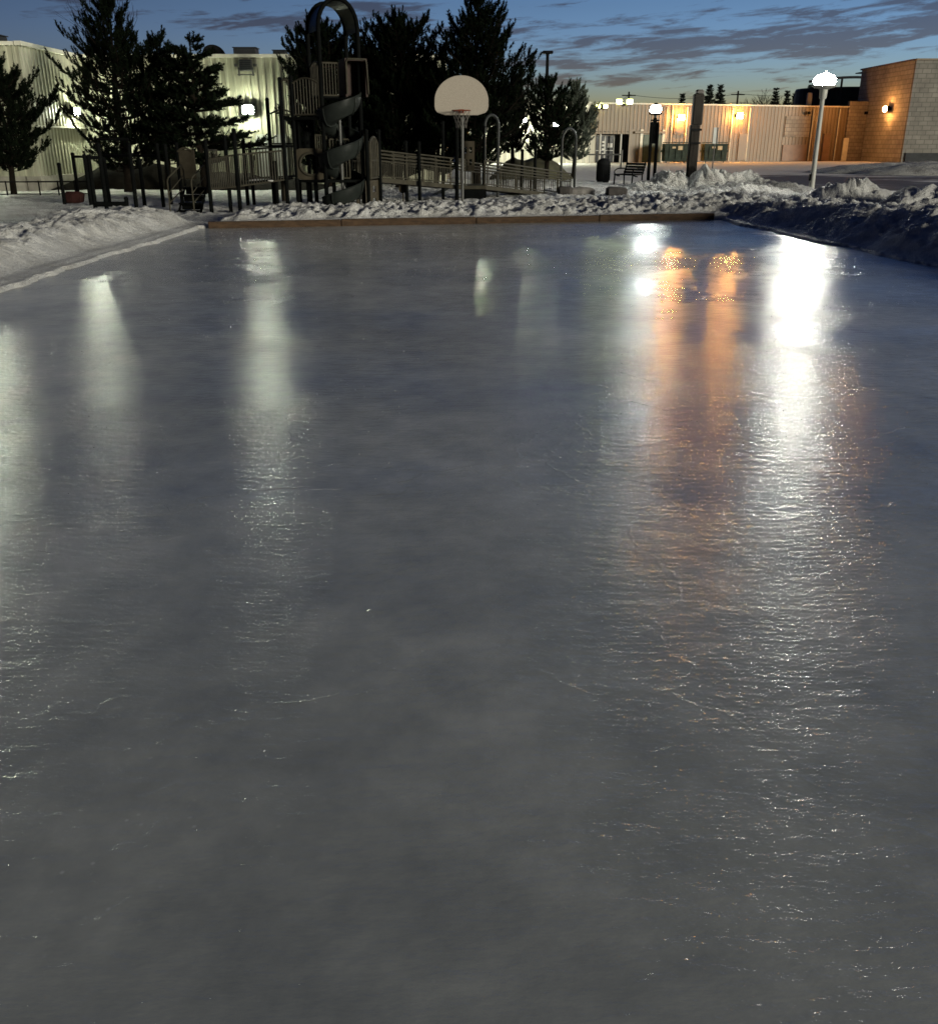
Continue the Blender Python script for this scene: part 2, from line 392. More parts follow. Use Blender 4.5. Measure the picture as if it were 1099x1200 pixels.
# grid
def span(a, b, st): return list(np.arange(a, b, st))
xs = span(-26, -10.5, .17)+span(-10.5, 10.5, .05)+span(10.5, 28, .13)+[28]
ys = span(-6, 8, .3)+span(8, 26, .052)+span(26, 38, .13)+span(38, 44.05, .25)
XX, YY = np.meshgrid(np.array(xs), np.array(ys)); ZZ = H(XX, YY)
nx, ny = len(xs), len(ys)
idx = np.arange(nx*ny).reshape(ny, nx)
q = np.stack([idx[:-1, :-1], idx[:-1, 1:], idx[1:, 1:], idx[1:, :-1]], -1).reshape(-1, 4)
cx = (XX[:-1, :-1]+XX[1:, 1:]).reshape(-1)/2; cy = (YY[:-1, :-1]+YY[1:, 1:]).reshape(-1)/2
zmax = np.max(np.stack([ZZ[:-1, :-1], ZZ[:-1, 1:], ZZ[1:, 1:], ZZ[1:, :-1]], -1).reshape(-1, 4), 1)
keep = zmax > -.05
dl = -5.62-cx; df = cy-far_y(cx); dr = cx-right_x(cy)
reg = np.zeros(len(q), int)
reg[(dl > -.4) & (dl < 3.4) & (cy < 21.3)] = 1
reg[(df > -.4) & (df < 3.0) & (cx > -5.4) & (dr < .0)] = 2
reg[(dr > -.4) & (dr < 5.5) & (cy < 26.0)] = 3
reg[(cx > 5.6) & (cx < 11.3) & (cy > 33.0) & (cy < 38.2)] = 4
V = np.stack([XX, YY, ZZ], -1).reshape(-1, 3)
def sheet(name, sel, m):
    fq = q[sel]; used, inv = np.unique(fq, return_inverse=True); fq = inv.reshape(-1, 4)
    me = bpy.data.meshes.new(name); vv = V[used]
    me.vertices.add(len(vv)); me.vertices.foreach_set('co', vv.reshape(-1))
    me.loops.add(len(fq)*4); me.loops.foreach_set('vertex_index', fq.reshape(-1).astype(np.int32))
    me.polygons.add(len(fq)); me.polygons.foreach_set('loop_start', np.arange(0, len(fq)*4, 4, dtype=np.int32))
    me.polygons.foreach_set('use_smooth', np.ones(len(fq), bool))
    me.update(calc_edges=True); me.materials.append(m)
    o = bpy.data.objects.new(name, me); col.objects.link(o); o['kind'] = 'structure'; return o
sheet('snow_field', keep & (reg == 0), M['snow'])
sheet('snow_bank', keep & (reg == 1), M['snow'])
sheet('snow_bank', keep & (reg == 2), M['snow'])
sheet('snow_bank', keep & (reg == 3), M['snow'])
sheet('snow_pile', keep & (reg == 4), M['snow_darkened'])
def H1(x, y): return float(H(np.array([x]), np.array([y]))[0])
# ground to the horizon, lot, ice
b = MB(); b.add([(-900, -300, -.16), (900, -300, -.16), (900, 1500, -.16), (-900, 1500, -.16)], [(0, 1, 2, 3)])
tag(b.build('ground', 'snow_path'), kind='structure')
b = MB(); b.add([(2, 34, -.02), (120, 34, -.02), (120, 140, -.02), (-60, 140, -.02), (-60, 44, -.02), (2, 44, -.02)], [(0, 1, 2, 3, 4, 5)])
tag(b.build('parking_lot', 'lot'), kind='structure')
b = MB()
b.add([(-5.95, -6, 0), (9.0, -6, 0), (9.0, far_y(9.0)+.05, 0), (-5.95, far_y(-5.95)+.05, 0)], [(0, 1, 2, 3)])
tag(b.build('ice_rink', 'ice'), kind='structure')
# lumps on the far lot
for (px, py, Y, w, h) in [(1040, 200, 62, 9, .55), (1095, 203, 58, 8, .6), (1000, 201, 60, 3.5, .3), (1075, 199, 70, 6, .5)]:
    c = gnd(px, py); c.y = Y; c.x = (px-549.5)/F*Y/1.06; g = MB(); n = 34; vs = []
    for j in range(n+1):
        for i in range(n+1):
            u = i/n*2-1; v = j/n*2-1; r2 = u*u+v*v
            x = c.x+u*w*.6; y = c.y+v*w*.32
            z = h*max(0, 1-r2)**.8*(1+.5*(float(billow(np.array([x]), np.array([y]), .8, 9, 4)[0])-.5))-.05
            vs.append((x, y, z))
    g.add(vs, [(j*(n+1)+i, j*(n+1)+i+1, (j+1)*(n+1)+i+1, (j+1)*(n+1)+i) for j in range(n) for i in range(n)])
    tag(g.build('snow_ridge', 'snow_darkened', smooth=True), kind='structure')
# crumbs of snow and frozen droplets on the ice
def crumbs():
    rnd = random.Random(4); g = MB(); n = 0; cl = [(rnd.uniform(-5, 6), rnd.uniform(1.4, 19) , rnd.uniform(.15, .9)) for _ in range(60)]
    while n < 5200:
        if rnd.random() < .45:
            c = rnd.choice(cl); x = rnd.gauss(c[0], c[2]); y = rnd.gauss(c[1], c[2]*.6)
        else: x = rnd.uniform(-5.5, 6.0); y = 1.2+rnd.random()**1.3*19
        if y > 20 or y < 4.2 or x < -5.5 or x > 5.9: continue
        r_ = min(.0032, .0007+.0010*rnd.expovariate(1.0))*(1+.20*y); k = 5; a0 = rnd.random()*6
        b = len(g.v); h = r_*rnd.uniform(.12, .3)
        for i in range(k): a = a0+i*6.283/k; rr = r_*rnd.uniform(.7, 1.25); g.v.append((x+rr*math.cos(a), y+rr*math.sin(a), -.0005))
        for i in range(k): a = a0+.5+i*6.283/k; rr = r_*rnd.uniform(.35, .7); g.v.append((x+rr*math.cos(a), y+rr*math.sin(a), h*rnd.uniform(.7, 1)))
        for i in range(k): g.f.append((b+i, b+(i+1) % k, b+k+(i+1) % k, b+k+i))
        g.f.append(tuple(b+k+i for i in range(k))); n += 1
    return tag(g.build('ice_crumbs', 'crumb'), kind='stuff')
M['crumb'] = weathered('frozen_crumbs', (.60, .60, .58), .10, .15, 9)
crumbs()
def ridge(pts, seed, w=.0028, hgt=.0012):
    rnd = random.Random(seed); P = [gnd(*p) for p in pts]; L = []
    for a_, b_ in zip(P[:-1], P[1:]):
        n = max(3, int((b_-a_).length/.03))
        for i in range(n): L.append(a_.lerp(b_, i/n)+Vector((rnd.uniform(-1, 1), rnd.uniform(-1, 1), 0))*.008)
    L.append(P[-1]); g = MB()
    for i, p in enumerate(L):
        d_ = (L[min(i+1, len(L)-1)]-L[max(i-1, 0)]).normalized(); s_ = Vector((-d_.y, d_.x, 0)); e = min(1, 4*min(i, len(L)-1-i)/len(L)+.05)*max(.02, min(1, .25+2.6*mnoise.noise(p*4.3)))*(1+.06*p.y)
        ww = w*rnd.uniform(.5, 1.5)*e; hh = hgt*rnd.uniform(.35, 1.3)*e
        g.v += [tuple(p-s_*ww*2-Vector((0, 0, .001))), tuple(p-s_*ww*.5+Vector((0, 0, hh))), tuple(p+s_*ww*.5+Vector((0, 0, hh*rnd.uniform(.6, 1.1)))), tuple(p+s_*ww*2-Vector((0, 0, .001)))]
        if i:
            b = (i-1)*4
            for k in range(3): g.f.append((b+k, b+k+1, b+k+5, b+k+4))
    tag(g.build('ice_ridge', 'crumb', smooth=True), kind='structure')
for k, pts in enumerate([
        [(640, 430), (700, 428), (760, 446), (830, 440)], [(690, 480), (740, 470), (800, 486)], [(820, 352), (830, 345), (845, 349)], [(280, 578), (330, 572), (400, 574)],
        [(140, 600), (190, 590), (200, 600)], [(150, 640), (215, 628)], [(5, 640), (60, 648)], [(330, 540), (362, 533)], [(880, 380), (960, 372), (1010, 390)], [(1000, 520), (1060, 500), (1095, 505)],
        [(560, 330), (610, 342), (650, 352), (700, 350)], [(120, 832), (150, 828)], [(900, 600), (960, 588), (1030, 596)], [(660, 570), (720, 560), (790, 572)]]): ridge(pts, k)
# earth mounds behind the playground
def mound(name, pts, Y, depth, m, seed):
    """pts: crest silhouette as pixels; a rounded long heap of real depth"""
    cr = [at(px, py, Y) for px, py in pts]; g = MB(); nseg = 14; vs = []; N2 = 60
    L = []
    for i in range(N2+1):
        t = i/N2*(len(cr)-1); k = min(int(t), len(cr)-2); L.append(cr[k].lerp(cr[k+1], t-k))
    for i, p in enumerate(L):
        for j in range(nseg+1):
            a = j/nseg*2-1; z = max(p.z, 0)*(1-abs(a)**2.2); x = p.x; y = Y+a*depth
            nn = mnoise.noise(Vector((x*1.1, y*1.1, seed)))*.16+mnoise.noise(Vector((x*3.7, y*3.7, seed)))*.05
            vs.append((x, y, z+nn*(1-abs(a))-.04))
    g.add(vs, [(i*(nseg+1)+j, i*(nseg+1)+j+1, (i+1)*(nseg+1)+j+1, (i+1)*(nseg+1)+j) for i in range(N2) for j in range(nseg)])
    return tag(g.build(name, m, smooth=True), kind='structure')
mound('earth_mound', [(50, 222), (75, 217), (100, 204), (125, 190), (145, 190), (160, 193), (185, 190), (215, 197), (250, 201), (290, 201), (310, 206), (345, 209), (380, 214), (400, 220)], 38.2, 1.9, 'earth', 2)
mound('earth_mound', [(575, 205), (590, 190), (603, 184), (614, 187), (622, 184), (640, 180), (655, 190), (668, 205)], 47, 2.4, 'dead_grass', 5)

# ------------------------------------------------------------------ corrugated walls
def corrugated(mb, p0, p1, z0, z1, pitch=.3, depth=.035, nout=None):
    """vertical-ribbed sheet from p0 to p1 (xy), ribs stand out to the right-hand side of p0->p1 reversed (towards nout)"""
    p0 = Vector((p0[0], p0[1])); p1 = Vector((p1[0], p1[1])); d = p1-p0; L = d.length; d.normalize(); n = Vector((d.y, -d.x))
    if nout is not None and n.dot(Vector(nout)) < 0: n = -n
    prof = []; u = 0
    while u < L-1e-6:
        for du, h in ((0, 0), (.55, 0), (.65, 1), (.90, 1), (1.0, 0)):
            uu = u+du*pitch
            if uu <= L: prof.append((uu, h*depth))
        u += pitch
    prof.append((L, 0))
    vs = []
    for z in (z0, z1):
        for uu, h in prof:
            P = p0+d*uu+n*h; vs.append((P.x, P.y, z))
    k = len(prof); mb.add(vs, [(i, i+1, k+i+1, k+i) for i in range(k-1)])
def wall_light(parent, p, nrm, lens_mat, s=1.0, name='wall_light', hk=1.12):
    """box fixture on a wall, lens facing out and down"""
    n = Vector(nrm).normalized(); rz = math.atan2(n.x, -n.y)
    g = MB(); c = Vector(p)+n*.10*s
    g.bev((c.x-n.x*.03*s, c.y-n.y*.03*s, c.z), (.22*s, .14*s, .18*s), .02*s, rz)
    c3 = Vector(p)+n*.25*s; g.bev((c3.x, c3.y, c3.z), (.40*s*hk, .17*s, .30*s*hk), .04*s, rz)
    f = g.build(name, 'dark_metal', parent)
    g = MB(); c2 = Vector(p)+n*.37*s
    g.bev((c2.x, c2.y, c2.z-.02*s), (.38*s, .12*s, .28*s), .05*s, rz)
    g.build('lamp_lens', lens_mat, f, True)
    return f
# LEFT building (cream corrugated): wing to the left, main front, ends behind the trees
XL, YL0, YL1, XR = -15.55, 36.0, 41.0, -.9
HB = 4.82
bl = thing('metal_clad_building', (-8, 41, 0), 'long cream ribbed-metal building behind the playground with satellite dishes on its roof', 'building')
g = MB(); corrugated(g, (XL-.6, YL1), (XR, YL1), -.2, HB, .30, .045, (0, -1)); g.build('wall', 'cream_clad', bl)
g = MB(); corrugated(g, (XL, YL0), (XL, YL1), 2.27, HB, .30, .045, (1, 0)); g.build('wall', 'cream_clad', bl)
g = MB(); corrugated(g, (XL-.12, YL0+.05), (XL-.12, YL1), .55, 2.2, .30, .045, (1, 0)); g.box((XL-.22, (YL0+YL1)/2+.1, 1.4), (.1, YL1-YL0-.1, 1.75)); g.build('lower_wall', 'cream_clad', bl)
g = MB(); corrugated(g, (XL-16, YL0), (XL, YL0), .55, HB, .30, .045, (0, -1)); g.build('wall', 'cream_clad', bl)
g = MB(); g.box((XL-.2, (YL0+YL1)/2+.05, .2), (.5, YL1-YL0+.0, .7)); g.box((XL-8.3, YL0+.3, .2), (15.6, .62, .7)); g.build('foundation', 'concrete', bl)
g = MB(); g.box((XL+.02, (YL0+YL1)/2, 2.235), (.30, YL1-YL0+.02, .06)); g.build('ledge', 'trim', bl)
g = MB()
g.box(((XL+XR)/2+.06, YL1-.03, HB+.05), (XR-XL, .22, .12)); g.box((XL+.06, (YL0+YL1)/2-.1, HB+.055), (.24, YL1-YL0+.1, .13)); g.box((XL-8.1, YL0-.03, HB+.05), (16, .22, .12))
g.build('roof_trim', 'trim', bl)
g = MB(); g.box(((XL+XR)/2, YL1+8, HB-.08), (XR-XL-.1, 15.9, .1)); g.box((XL-8, YL1+3.3, HB-.1), (15.8, 14.3, .1)); g.build('roof', 'roof_dark', bl)
g = MB(); g.box((XR-.12, YL1+8.1, HB/2), (.1, 16, HB-.1)); g.build('side_wall', 'shaded_clad', bl)
# rooftop things
def dish(px, pyc, rpx, Y, yaw, tilt):
    c = at(px, pyc, Y); r = rpx/F*Y/1.07; g = MB(); nR, nA = 8, 24
    ax = Vector((math.sin(yaw)*math.cos(tilt), -math.cos(yaw)*math.cos(tilt), math.sin(tilt))); u = ax.orthogonal().normalized(); w = ax.cross(u); vs = []
    for side in (0, 1):
        for i in range(nR+1):
            rr = r*i/nR
            for k in range(nA):
                a = 2*math.pi*k/nA; vs.append(c+(u*math.cos(a)+w*math.sin(a))*rr+ax*(.35*r*(i/nR)**2-.35*r-(side*.03)))
    fs = []
    for side in (0, 1):
        o = side*(nR+1)*nA
        for i in range(nR):
            for k in range(nA): fs.append((o+i*nA+k, o+i*nA+(k+1) % nA, o+(i+1)*nA+(k+1) % nA, o+(i+1)*nA+k))
    for k in range(nA): fs.append((nR*nA+k, nR*nA+(k+1) % nA, (nR+1)*nA+nR*nA+(k+1) % nA, (nR+1)*nA+nR*nA+k))
    g.add(vs, fs); o = g.build('satellite_dish', 'dark_metal', bl, True)
    g = MB(); g.tube([(c.x, c.y+.3, HB-.05), (c.x, c.y+.25, c.z)], .06); g.tube([c-ax*.3*r, c+ax*.9*r], .03); g.build('dish_mount', 'dark_metal', o)
dish(251, 64, 13, 43, R(25), R(30)); dish(348, 59, 6.5, 43, R(-50), R(15))
for px, w, h, Y in ((289, .9, .42, 42.5), (306, 1.0, .14, 42.5), (329, .5, .32, 42.5), (3, .25, .35, 37)):
    c = at(px, 66, Y); g = MB(); g.bev((c.x, Y, HB+.02+h/2), (w, .7, h), .03); g.box((c.x, Y, HB+h+.035), (w+.06, .76, .03)); g.build('rooftop_unit', 'roof_dark', bl)
# vent grille with brackets high on the front wall
c = at(288, 78, 40.9); g = MB(); g.bev((c.x, 40.88, c.z+.06), (.50, .14, .42), .02); f = g.build('wall_vent', 'galv', bl)
g = MB()
for i in range(5): g.box((c.x, 40.80, c.z-.08+i*.075), (.42, .02, .03))
g.build('louvre', 'roof_dark', f)
g = MB()
for s in (-1, 1): g.box((c.x+s*.37, 40.86, c.z+.06), (.12, .10, .10)); g.box((c.x+s*.27, 40.86, c.z-.17), (.05, .12, .3))
g.box((c.x, 40.84, c.z-.28), (.66, .06, .04)); g.build('bracket', 'galv', f)
# lamps on the left building
wall_light(bl, at(293, 128, 40.9), (0, -1, 0), 'cool', 1.15)
p = at(77, 130, 39.4); wall_light(bl, (XL+.05, 39.4, p.z), (1, 0, 0), 'cool', 1.0)
wall_light(bl, (at(-62, 128, 35.9).x, 35.93, 2.9), (0, -1, 0), 'cool', 1.3)
# low door beside the bridge
c = at(327, 190, 40.9); g = MB(); g.box((c.x-.62, 40.92, 1.0), (.5, .08, 2.0)); g.box((c.x+.1, 40.92, 1.0), (.5, .08, 2.0)); g.build('door', 'white_paint', bl)

# FAR building: white section, tan section, block building
YW = 94.0
fb = thing('tan_warehouse', (25, 97, 0), 'long low tan ribbed-metal building across the lot lit by orange wall lamps', 'building')
A = Vector((11.75, 94.0)); B = Vector((41.0, 104.0)); dAB = (B-A).normalized(); nAB = Vector((dAB.y, -dAB.x))
def onw(px, off=0.0):
    """point on the tan front wall seen at column px (ground level)"""
    t = (px-549.5)/F; k = 1.0665  # x = t*Y/k
    # A + s d : x = t*y/k
    s = (t*A.y/k-A.x)/(dAB.x-t*dAB.y/k); P = A+dAB*s+nAB*off; return P
def wz(py, P):  # height on wall from pixel row
    d = ray(0, py); return CAMZ+d[2]/d[1]*P.y
rzw = math.atan2(dAB.y, dAB.x)
p1 = onw(822); pe = onw(985)
g = MB()
corrugated(g, A, onw(757), 2.5, 5.05, .40, .035, nAB)
g.build('wall', 'tan_clad', fb)
g = MB(); corrugated(g, onw(757), pe, -.2, 5.15, .40, .035, nAB); g.build('wall', 'tan_clad', fb)
g = MB(); corrugated(g, onw(735, .05), onw(757, .05), 0-.2, 2.9, 1.2, .02, nAB); g.build('wall', 'tan_clad', fb)
# right-hand block part
q0, q1 = pe, B
g = MB(); mid = (q0+q1)/2; g.box((mid.x, mid.y, 2.6), ((q1-q0).length, .3, 6.1), rzw); g.build('block_wall', 'block2', fb)
g = MB(); mm = (A+pe)/2; g.box((mm.x+nAB.x*.02, mm.y+nAB.y*.02, 5.12), ((pe-A).length, .25, .12), rzw); g.build('roof_trim', 'trim', fb)
g = MB(); mm = (A+B)/2-nAB*15; g.box((mm.x, mm.y, 4.9), ((B-A).length-.2, 29.6, .12), rzw); g.build('roof', 'roof_dark', fb)
# entrance recess
ra, rb = onw(690), onw(746)
g = MB(); m3 = (ra+rb)/2-nAB*1.6; L = (rb-ra).length
g.box((m3.x, m3.y, 1.25), (L, .1, 2.8), rzw)
e1 = ra-nAB*.8; e2 = rb-nAB*.8; g.box((e1.x, e1.y, 1.25), (.1, 1.5, 2.8), rzw); g.box((e2.x, e2.y, 1.25), (.1, 1.5, 2.8), rzw)
mc = (ra+rb)/2-nAB*.8; g.box((mc.x, mc.y, 2.70), (L, 1.6, .08), rzw)
g.build('entrance_recess', 'roof_dark', fb)
for px in (703, 727):
    P = onw(px, -.2); g = MB(); g.bev((P.x, P.y, 1.25), (.16, .16, 2.9), .02, rzw); g.build('entrance_column', 'white_paint', fb)
P = onw(715, -1.45); g = MB(); g.box((P.x, P.y, 1.2), (1.9, .06, 2.3), rzw); dr_ = g.build('glass_door', 'glass', fb)
g = MB()
for u in (-.98, -.02, .06, .98):
    Q = P+dAB*u+nAB*.05; g.box((Q.x, Q.y, 1.2), (.07, .07, 2.4), rzw)
Q = P+nAB*.05; g.box((Q.x, Q.y, 2.38), (2.0, .07, .08), rzw); g.box((Q.x, Q.y, 1.05), (2.0, .05, .06), rzw); g.build('door_frame', 'white_paint', dr_)
for z in (.75, 1.15, 1.5, 1.8):
    g = MB(); Q = P+dAB*-.15+nAB*.09; g.box((Q.x, Q.y, z), (.26, .02, .16), rzw); g.build('notice', 'notice_white', dr_)
g = MB(); Q = P+dAB*.55+nAB*.09; g.box((Q.x, Q.y, 1.5), (.5, .02, .36), rzw); g.build('notice', 'notice_white', dr_)
# green door
def wall_panel(px0, px1, z0, z1, name, m, off=.10, th=.08):
    a_, b_ = onw(px0), onw(px1); c = (a_+b_)/2+nAB*off; g = MB(); g.bev((c.x, c.y, (z0+z1)/2), ((b_-a_).length, th, z1-z0), .02, rzw); return g.build(name, m, fb)
gd = wall_panel(751, 772, 0, 2.45, 'service_door', 'green_door', .16)
P = onw(769, .23); g = MB(); g.box((P.x, P.y, 1.05), (.06, .06, .2), rzw); g.build('handle', 'galv', gd)
wall_panel(747, 750.5, -.05, 2.9, 'door_jamb', 'trim', .14); wall_panel(772.5, 775.5, -.05, 2.9, 'door_jamb', 'trim', .14)
wall_panel(740, 776, 2.55, 2.75, 'door_lintel', 'tan_clad', .22, .12)
fr = wall_panel(786, 797, 2.45, 4.3, 'window_frame', 'tan_clad', .10)
wall_panel(787.3, 795.7, 2.6, 4.15, 'shutter', 'tan_clad', .16, .04)
wall_panel(914, 943, 2.3, 4.2, 'blocked_window', 'block2', .09); wall_panel(914, 942, .02, 1.55, 'loading_door', 'door_brown', .10)
wall_panel(960, 968, .02, 2.6, 'steel_door', 'door_brown', .12); wall_panel(983, 989, 0, 2.2, 'post_panel', 'trim', .2)
wall_panel(862, 873, .1, 2.6, 'steel_door', 'tan_clad', .1)
for px in (776.5, 783, 800, 852, 872, 945, 953, 975):
    P = onw(px, .12); g = MB(); g.tube([(P.x, P.y, .05), (P.x, P.y, 4.9)], .05, 6); g.build('downpipe', 'trim', fb)
for px in (938, 1004):
    P = onw(px, .3); g = MB(); g.bev((P.x, P.y, wz(132, P)), (.3, .25, .25), .03, rzw); g.build('camera_box', 'dark_metal', fb)
for px, py, s, mm_ in ((790, 137, 1.7, 'orange_l'), (857, 135, 1.7, 'orange_l')):
    P = onw(px, .05); wall_light(fb, (P.x, P.y, wz(py, P)), (nAB.x, nAB.y, 0), mm_, s, hk=.6)
# roof floods: pairs of heads on a short mast
for px, py, s in ((701, 125.5, .8), (726.5, 120.5, 1.15)):
    P = onw(px, .15); z = wz(py, P); g = MB(); g.tube([(P.x, P.y, 4.9), (P.x, P.y, z-.1)], .05); g.tube([(P.x-.5*s, P.y, z-.1), (P.x+.5*s, P.y, z-.1)], .04)
    f = g.build('roof_floodlight', 'dark_metal', fb)
    for sg in (-1, 1):
        g = MB(); c = (P.x+sg*.42*s, P.y-.12, z+.1*s); g.bev((c[0], c[1]+.1, c[2]), (.56*s, .14, .46*s), .04); g.build('flood_head', 'dark_metal', f)
        g = MB(); g.bev((c[0], c[1]-.02, c[2]), (.46*s, .09, .36*s), .03); g.build('lamp_lens', 'yellow_l', f)
# steel arch and drum on the roof at right
g = MB(); c = at(985, 105, 118); g.lathe((c.x, c.y, 0), [(5.0, 0), (5.0, 7.3), (4.9, 7.5)], 40); g.build('roof_drum', 'roof_dark', fb)
g = MB(); pts = [at(948+i*7.8, 96.5-6.5*math.sin(math.pi*(i*.1+.1)/1.6), 112) for i in range(11)]
pts = [Vector((p.x, p.y, p.z)) for p in pts]; g.tube(pts, .13, 8)
for i in (1, 5, 9): g.tube([(pts[i].x, 112, 5), pts[i]], .12)
g.build('roof_arch', 'roof_dark', fb)
g = MB(); P = at(949, 108, 108); g.bev((P.x, P.y, 6.0), (.5, .3, 1.3), .05); g.build('roof_sign_panel', 'trim', fb)
# white section of the complex, left of the entrance
wb = thing('white_warehouse', (0, 93, 0), 'white ribbed-metal building glimpsed between the pines, brightly floodlit', 'building')
xw0, xw1 = at(549, 190, 92).x, at(690, 190, 92).x
g = MB(); corrugated(g, (xw0, 92), (xw1, 92), -.2, 5.0, .45, .06, (0, -1)); g.build('wall', 'white_clad', wb)
g = MB(); g.box((xw1-.05, 93.4, 2.45), (.1, 2.7, 5.2)); g.box((xw1+.4, 94.7, 2.45), (1.0, .1, 5.2)); g.build('side_wall', 'white_clad', wb)
g = MB(); g.box(((xw0+xw1)/2, 91.95, 5.08), (xw1-xw0, .3, .14)); g.build('roof_trim', 'trim', wb)
g = MB(); g.box(((xw0+xw1)/2, 105, 4.85), (xw1-xw0-.2, 25.8, .1)); g.build('roof', 'roof_dark', wb)
for px, py in ((563, 146), (612, 140), (652, 146)):
    P = at(px, py, 91.9); wall_light(wb, P, (0, -1, 0), 'cool', 1.7)
# block building on the right
bb = thing('block_building', (48, 100, 0), 'tall windowless block building at the right edge with an orange wall lamp', 'building')
HBK = 8.7
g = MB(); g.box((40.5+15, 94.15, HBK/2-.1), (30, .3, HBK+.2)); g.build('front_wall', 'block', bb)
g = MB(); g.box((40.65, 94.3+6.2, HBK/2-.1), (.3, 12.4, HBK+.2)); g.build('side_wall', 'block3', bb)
g = MB(); g.box((55.6, 94.1, HBK+.06), (30.3, .5, .14)); g.box((40.62, 100.6, HBK+.065), (.5, 12.5, .15)); g.build('roof_trim', 'tan_clad', bb)
g = MB(); g.box((55.7, 102, HBK-.12), (29.6, 15, .1)); g.build('roof', 'roof_dark', bb)
g = MB(); g.box((55.6, 93.93, .35), (29.6, .12, 1.0)); g.build('plinth', 'roof_dark', bb)
P = at(1046, 127, 98.0); wall_light(bb, (40.5, 98.0, P.z), (-1, 0, 0), 'orange_l2', 1.6)
P = at(1006, 120, 93.9)
# ------------------------------------------------------------------ things on the lot
def dumpster(px, pyb, Y, label):
    c = at(px, 182, Y); r = thing('dumpster', (c.x, Y, 0), label, 'dumpster', 'dumpsters against the tan building')
    W, D, Hh = 2.05, 1.5, 1.75; x, y = c.x, Y
    g = MB(); g.prism([(x-W/2, .12), (x+W/2, .12), (x+W/2+.04, Hh-.1), (x-W/2-.04, Hh-.1)], y-D/2, y+D/2)
    g.box((x, y-D/2-.03, Hh-.18), (W+.18, .08, .10)); g.box((x, y-D/2-.03, .3), (W+.1, .06, .08))
    for u in (-.6, 0, .6): g.box((x+u, y-D/2-.035, .85), (.09, .07, 1.1))
    g.build('bin', 'dumpster', r)
    for s in (-1, 1):
        g = MB(); g.box((x+s*W/4, y, Hh+.0), (W/2-.02, D+.08, .07)); g.build('lid', 'dumpster', r)
        g = MB(); g.box((x+s*(W/2+.10), y, 1.0), (.12, 1.2, .18)); g.build('lifting_pocket', 'dumpster', r)
    g = MB(); g.box((x+.35, y-D/2-.08, 1.28), (.42, .015, .34)); g.build('notice', 'sticker', r)
    g = MB(); g.box((x-.25, y-D/2-.08, 1.32), (.3, .015, .16)); g.build('notice', 'sticker', r)
    for s in (-1, 1): g = MB(); g.tube([(x+s*.8, y-.5, .07), (x+s*.86, y-.5, .07)], .08, 10); g.build('caster', 'dark_metal', r)
dumpster(790, 193, 93.5, 'dark green dumpster beside the green door, left of the timber pole')
dumpster(836, 193, 95.0, 'dark dumpster behind the narrow white sign, right of the timber pole')
# narrow sign on a thin post
c = gnd(838, 200, 0); Y = 60; c = at(837, 170, Y)
r = thing('sign_post', (c.x, Y, 0), 'narrow white sign seen edge-on on a thin post before the dumpster', 'sign')
g = MB(); g.tube([(c.x+.0, Y, 0), (c.x, Y, at(836, 150, Y).z)], .035); g.build('post', 'galv', r)
g = MB(); z1, z0 = at(836, 149, Y).z, at(836, 168, Y).z; g.bev((c.x-.05, Y-.06, (z0+z1)/2), (.24, .03, z1-z0), .01, R(20)); g.bev((c.x+.13, Y+.05, (z0+z1)/2), (.10, .03, z1-z0), .01, R(-50)); g.build('sign_plate', 'white_paint', r)
# street lamp right
def lathe_obj(name, c, prof, m, parent, n=20):
    g = MB(); g.lathe(c, prof, n); return g.build(name, m, parent, True)
LX, LY = 12.04, 34.9; lb = 0.05
r = thing('street_lamp', (LX, LY, 0), 'white lamp post with a glaring white lantern head on the right snow bank', 'street lamp')
zt = at(966, 96, LY).z
lathe_obj('pole', (LX, LY, 0), [(.10, -.05), (.09, .6), (.08, 1.5), (.07, zt-.42)], 'white_paint', r, 16)
lathe_obj('collar', (LX, LY, 0), [(.10, zt-.52), (.12, zt-.48), (.13, zt-.30), (.13, zt-.22), (.10, zt-.20)], 'white_paint', r, 16)
g = MB(); g.lathe((LX, LY, zt), [(.22, -.10), (.32, -.07), (.37, .02), (.35, .12), (.25, .22), (.07, .27)], 24)
lan = g.build('lantern', 'white_l', r, True)
lathe_obj('lantern_shade_tray', (LX, LY, zt), [(.12, -.22), (.34, -.16), (.40, -.12), (.40, -.105), (.2, -.105)], 'white_paint', lan, 24)  # opaque tray shaped to keep lantern light off the nearby snow
lathe_obj('lantern_cap', (LX, LY, zt), [(.14, .262), (.10, .285), (.05, .30), (.03, .35)], 'white_paint', lan, 24)
for k in range(4):
    g = MB(); a = k*math.pi/2+.4; g.tube([(LX+.13*math.cos(a), LY+.13*math.sin(a), zt-.22), (LX+.30*math.cos(a), LY+.30*math.sin(a), zt-.17)], .012, 6); g.build('lantern_rib', 'white_paint', lan)
g = MB(); g.bev((LX-.10, LY-.02, .55), (.05, .12, .22), .01); g.build('access_cover', 'dark_metal', r)
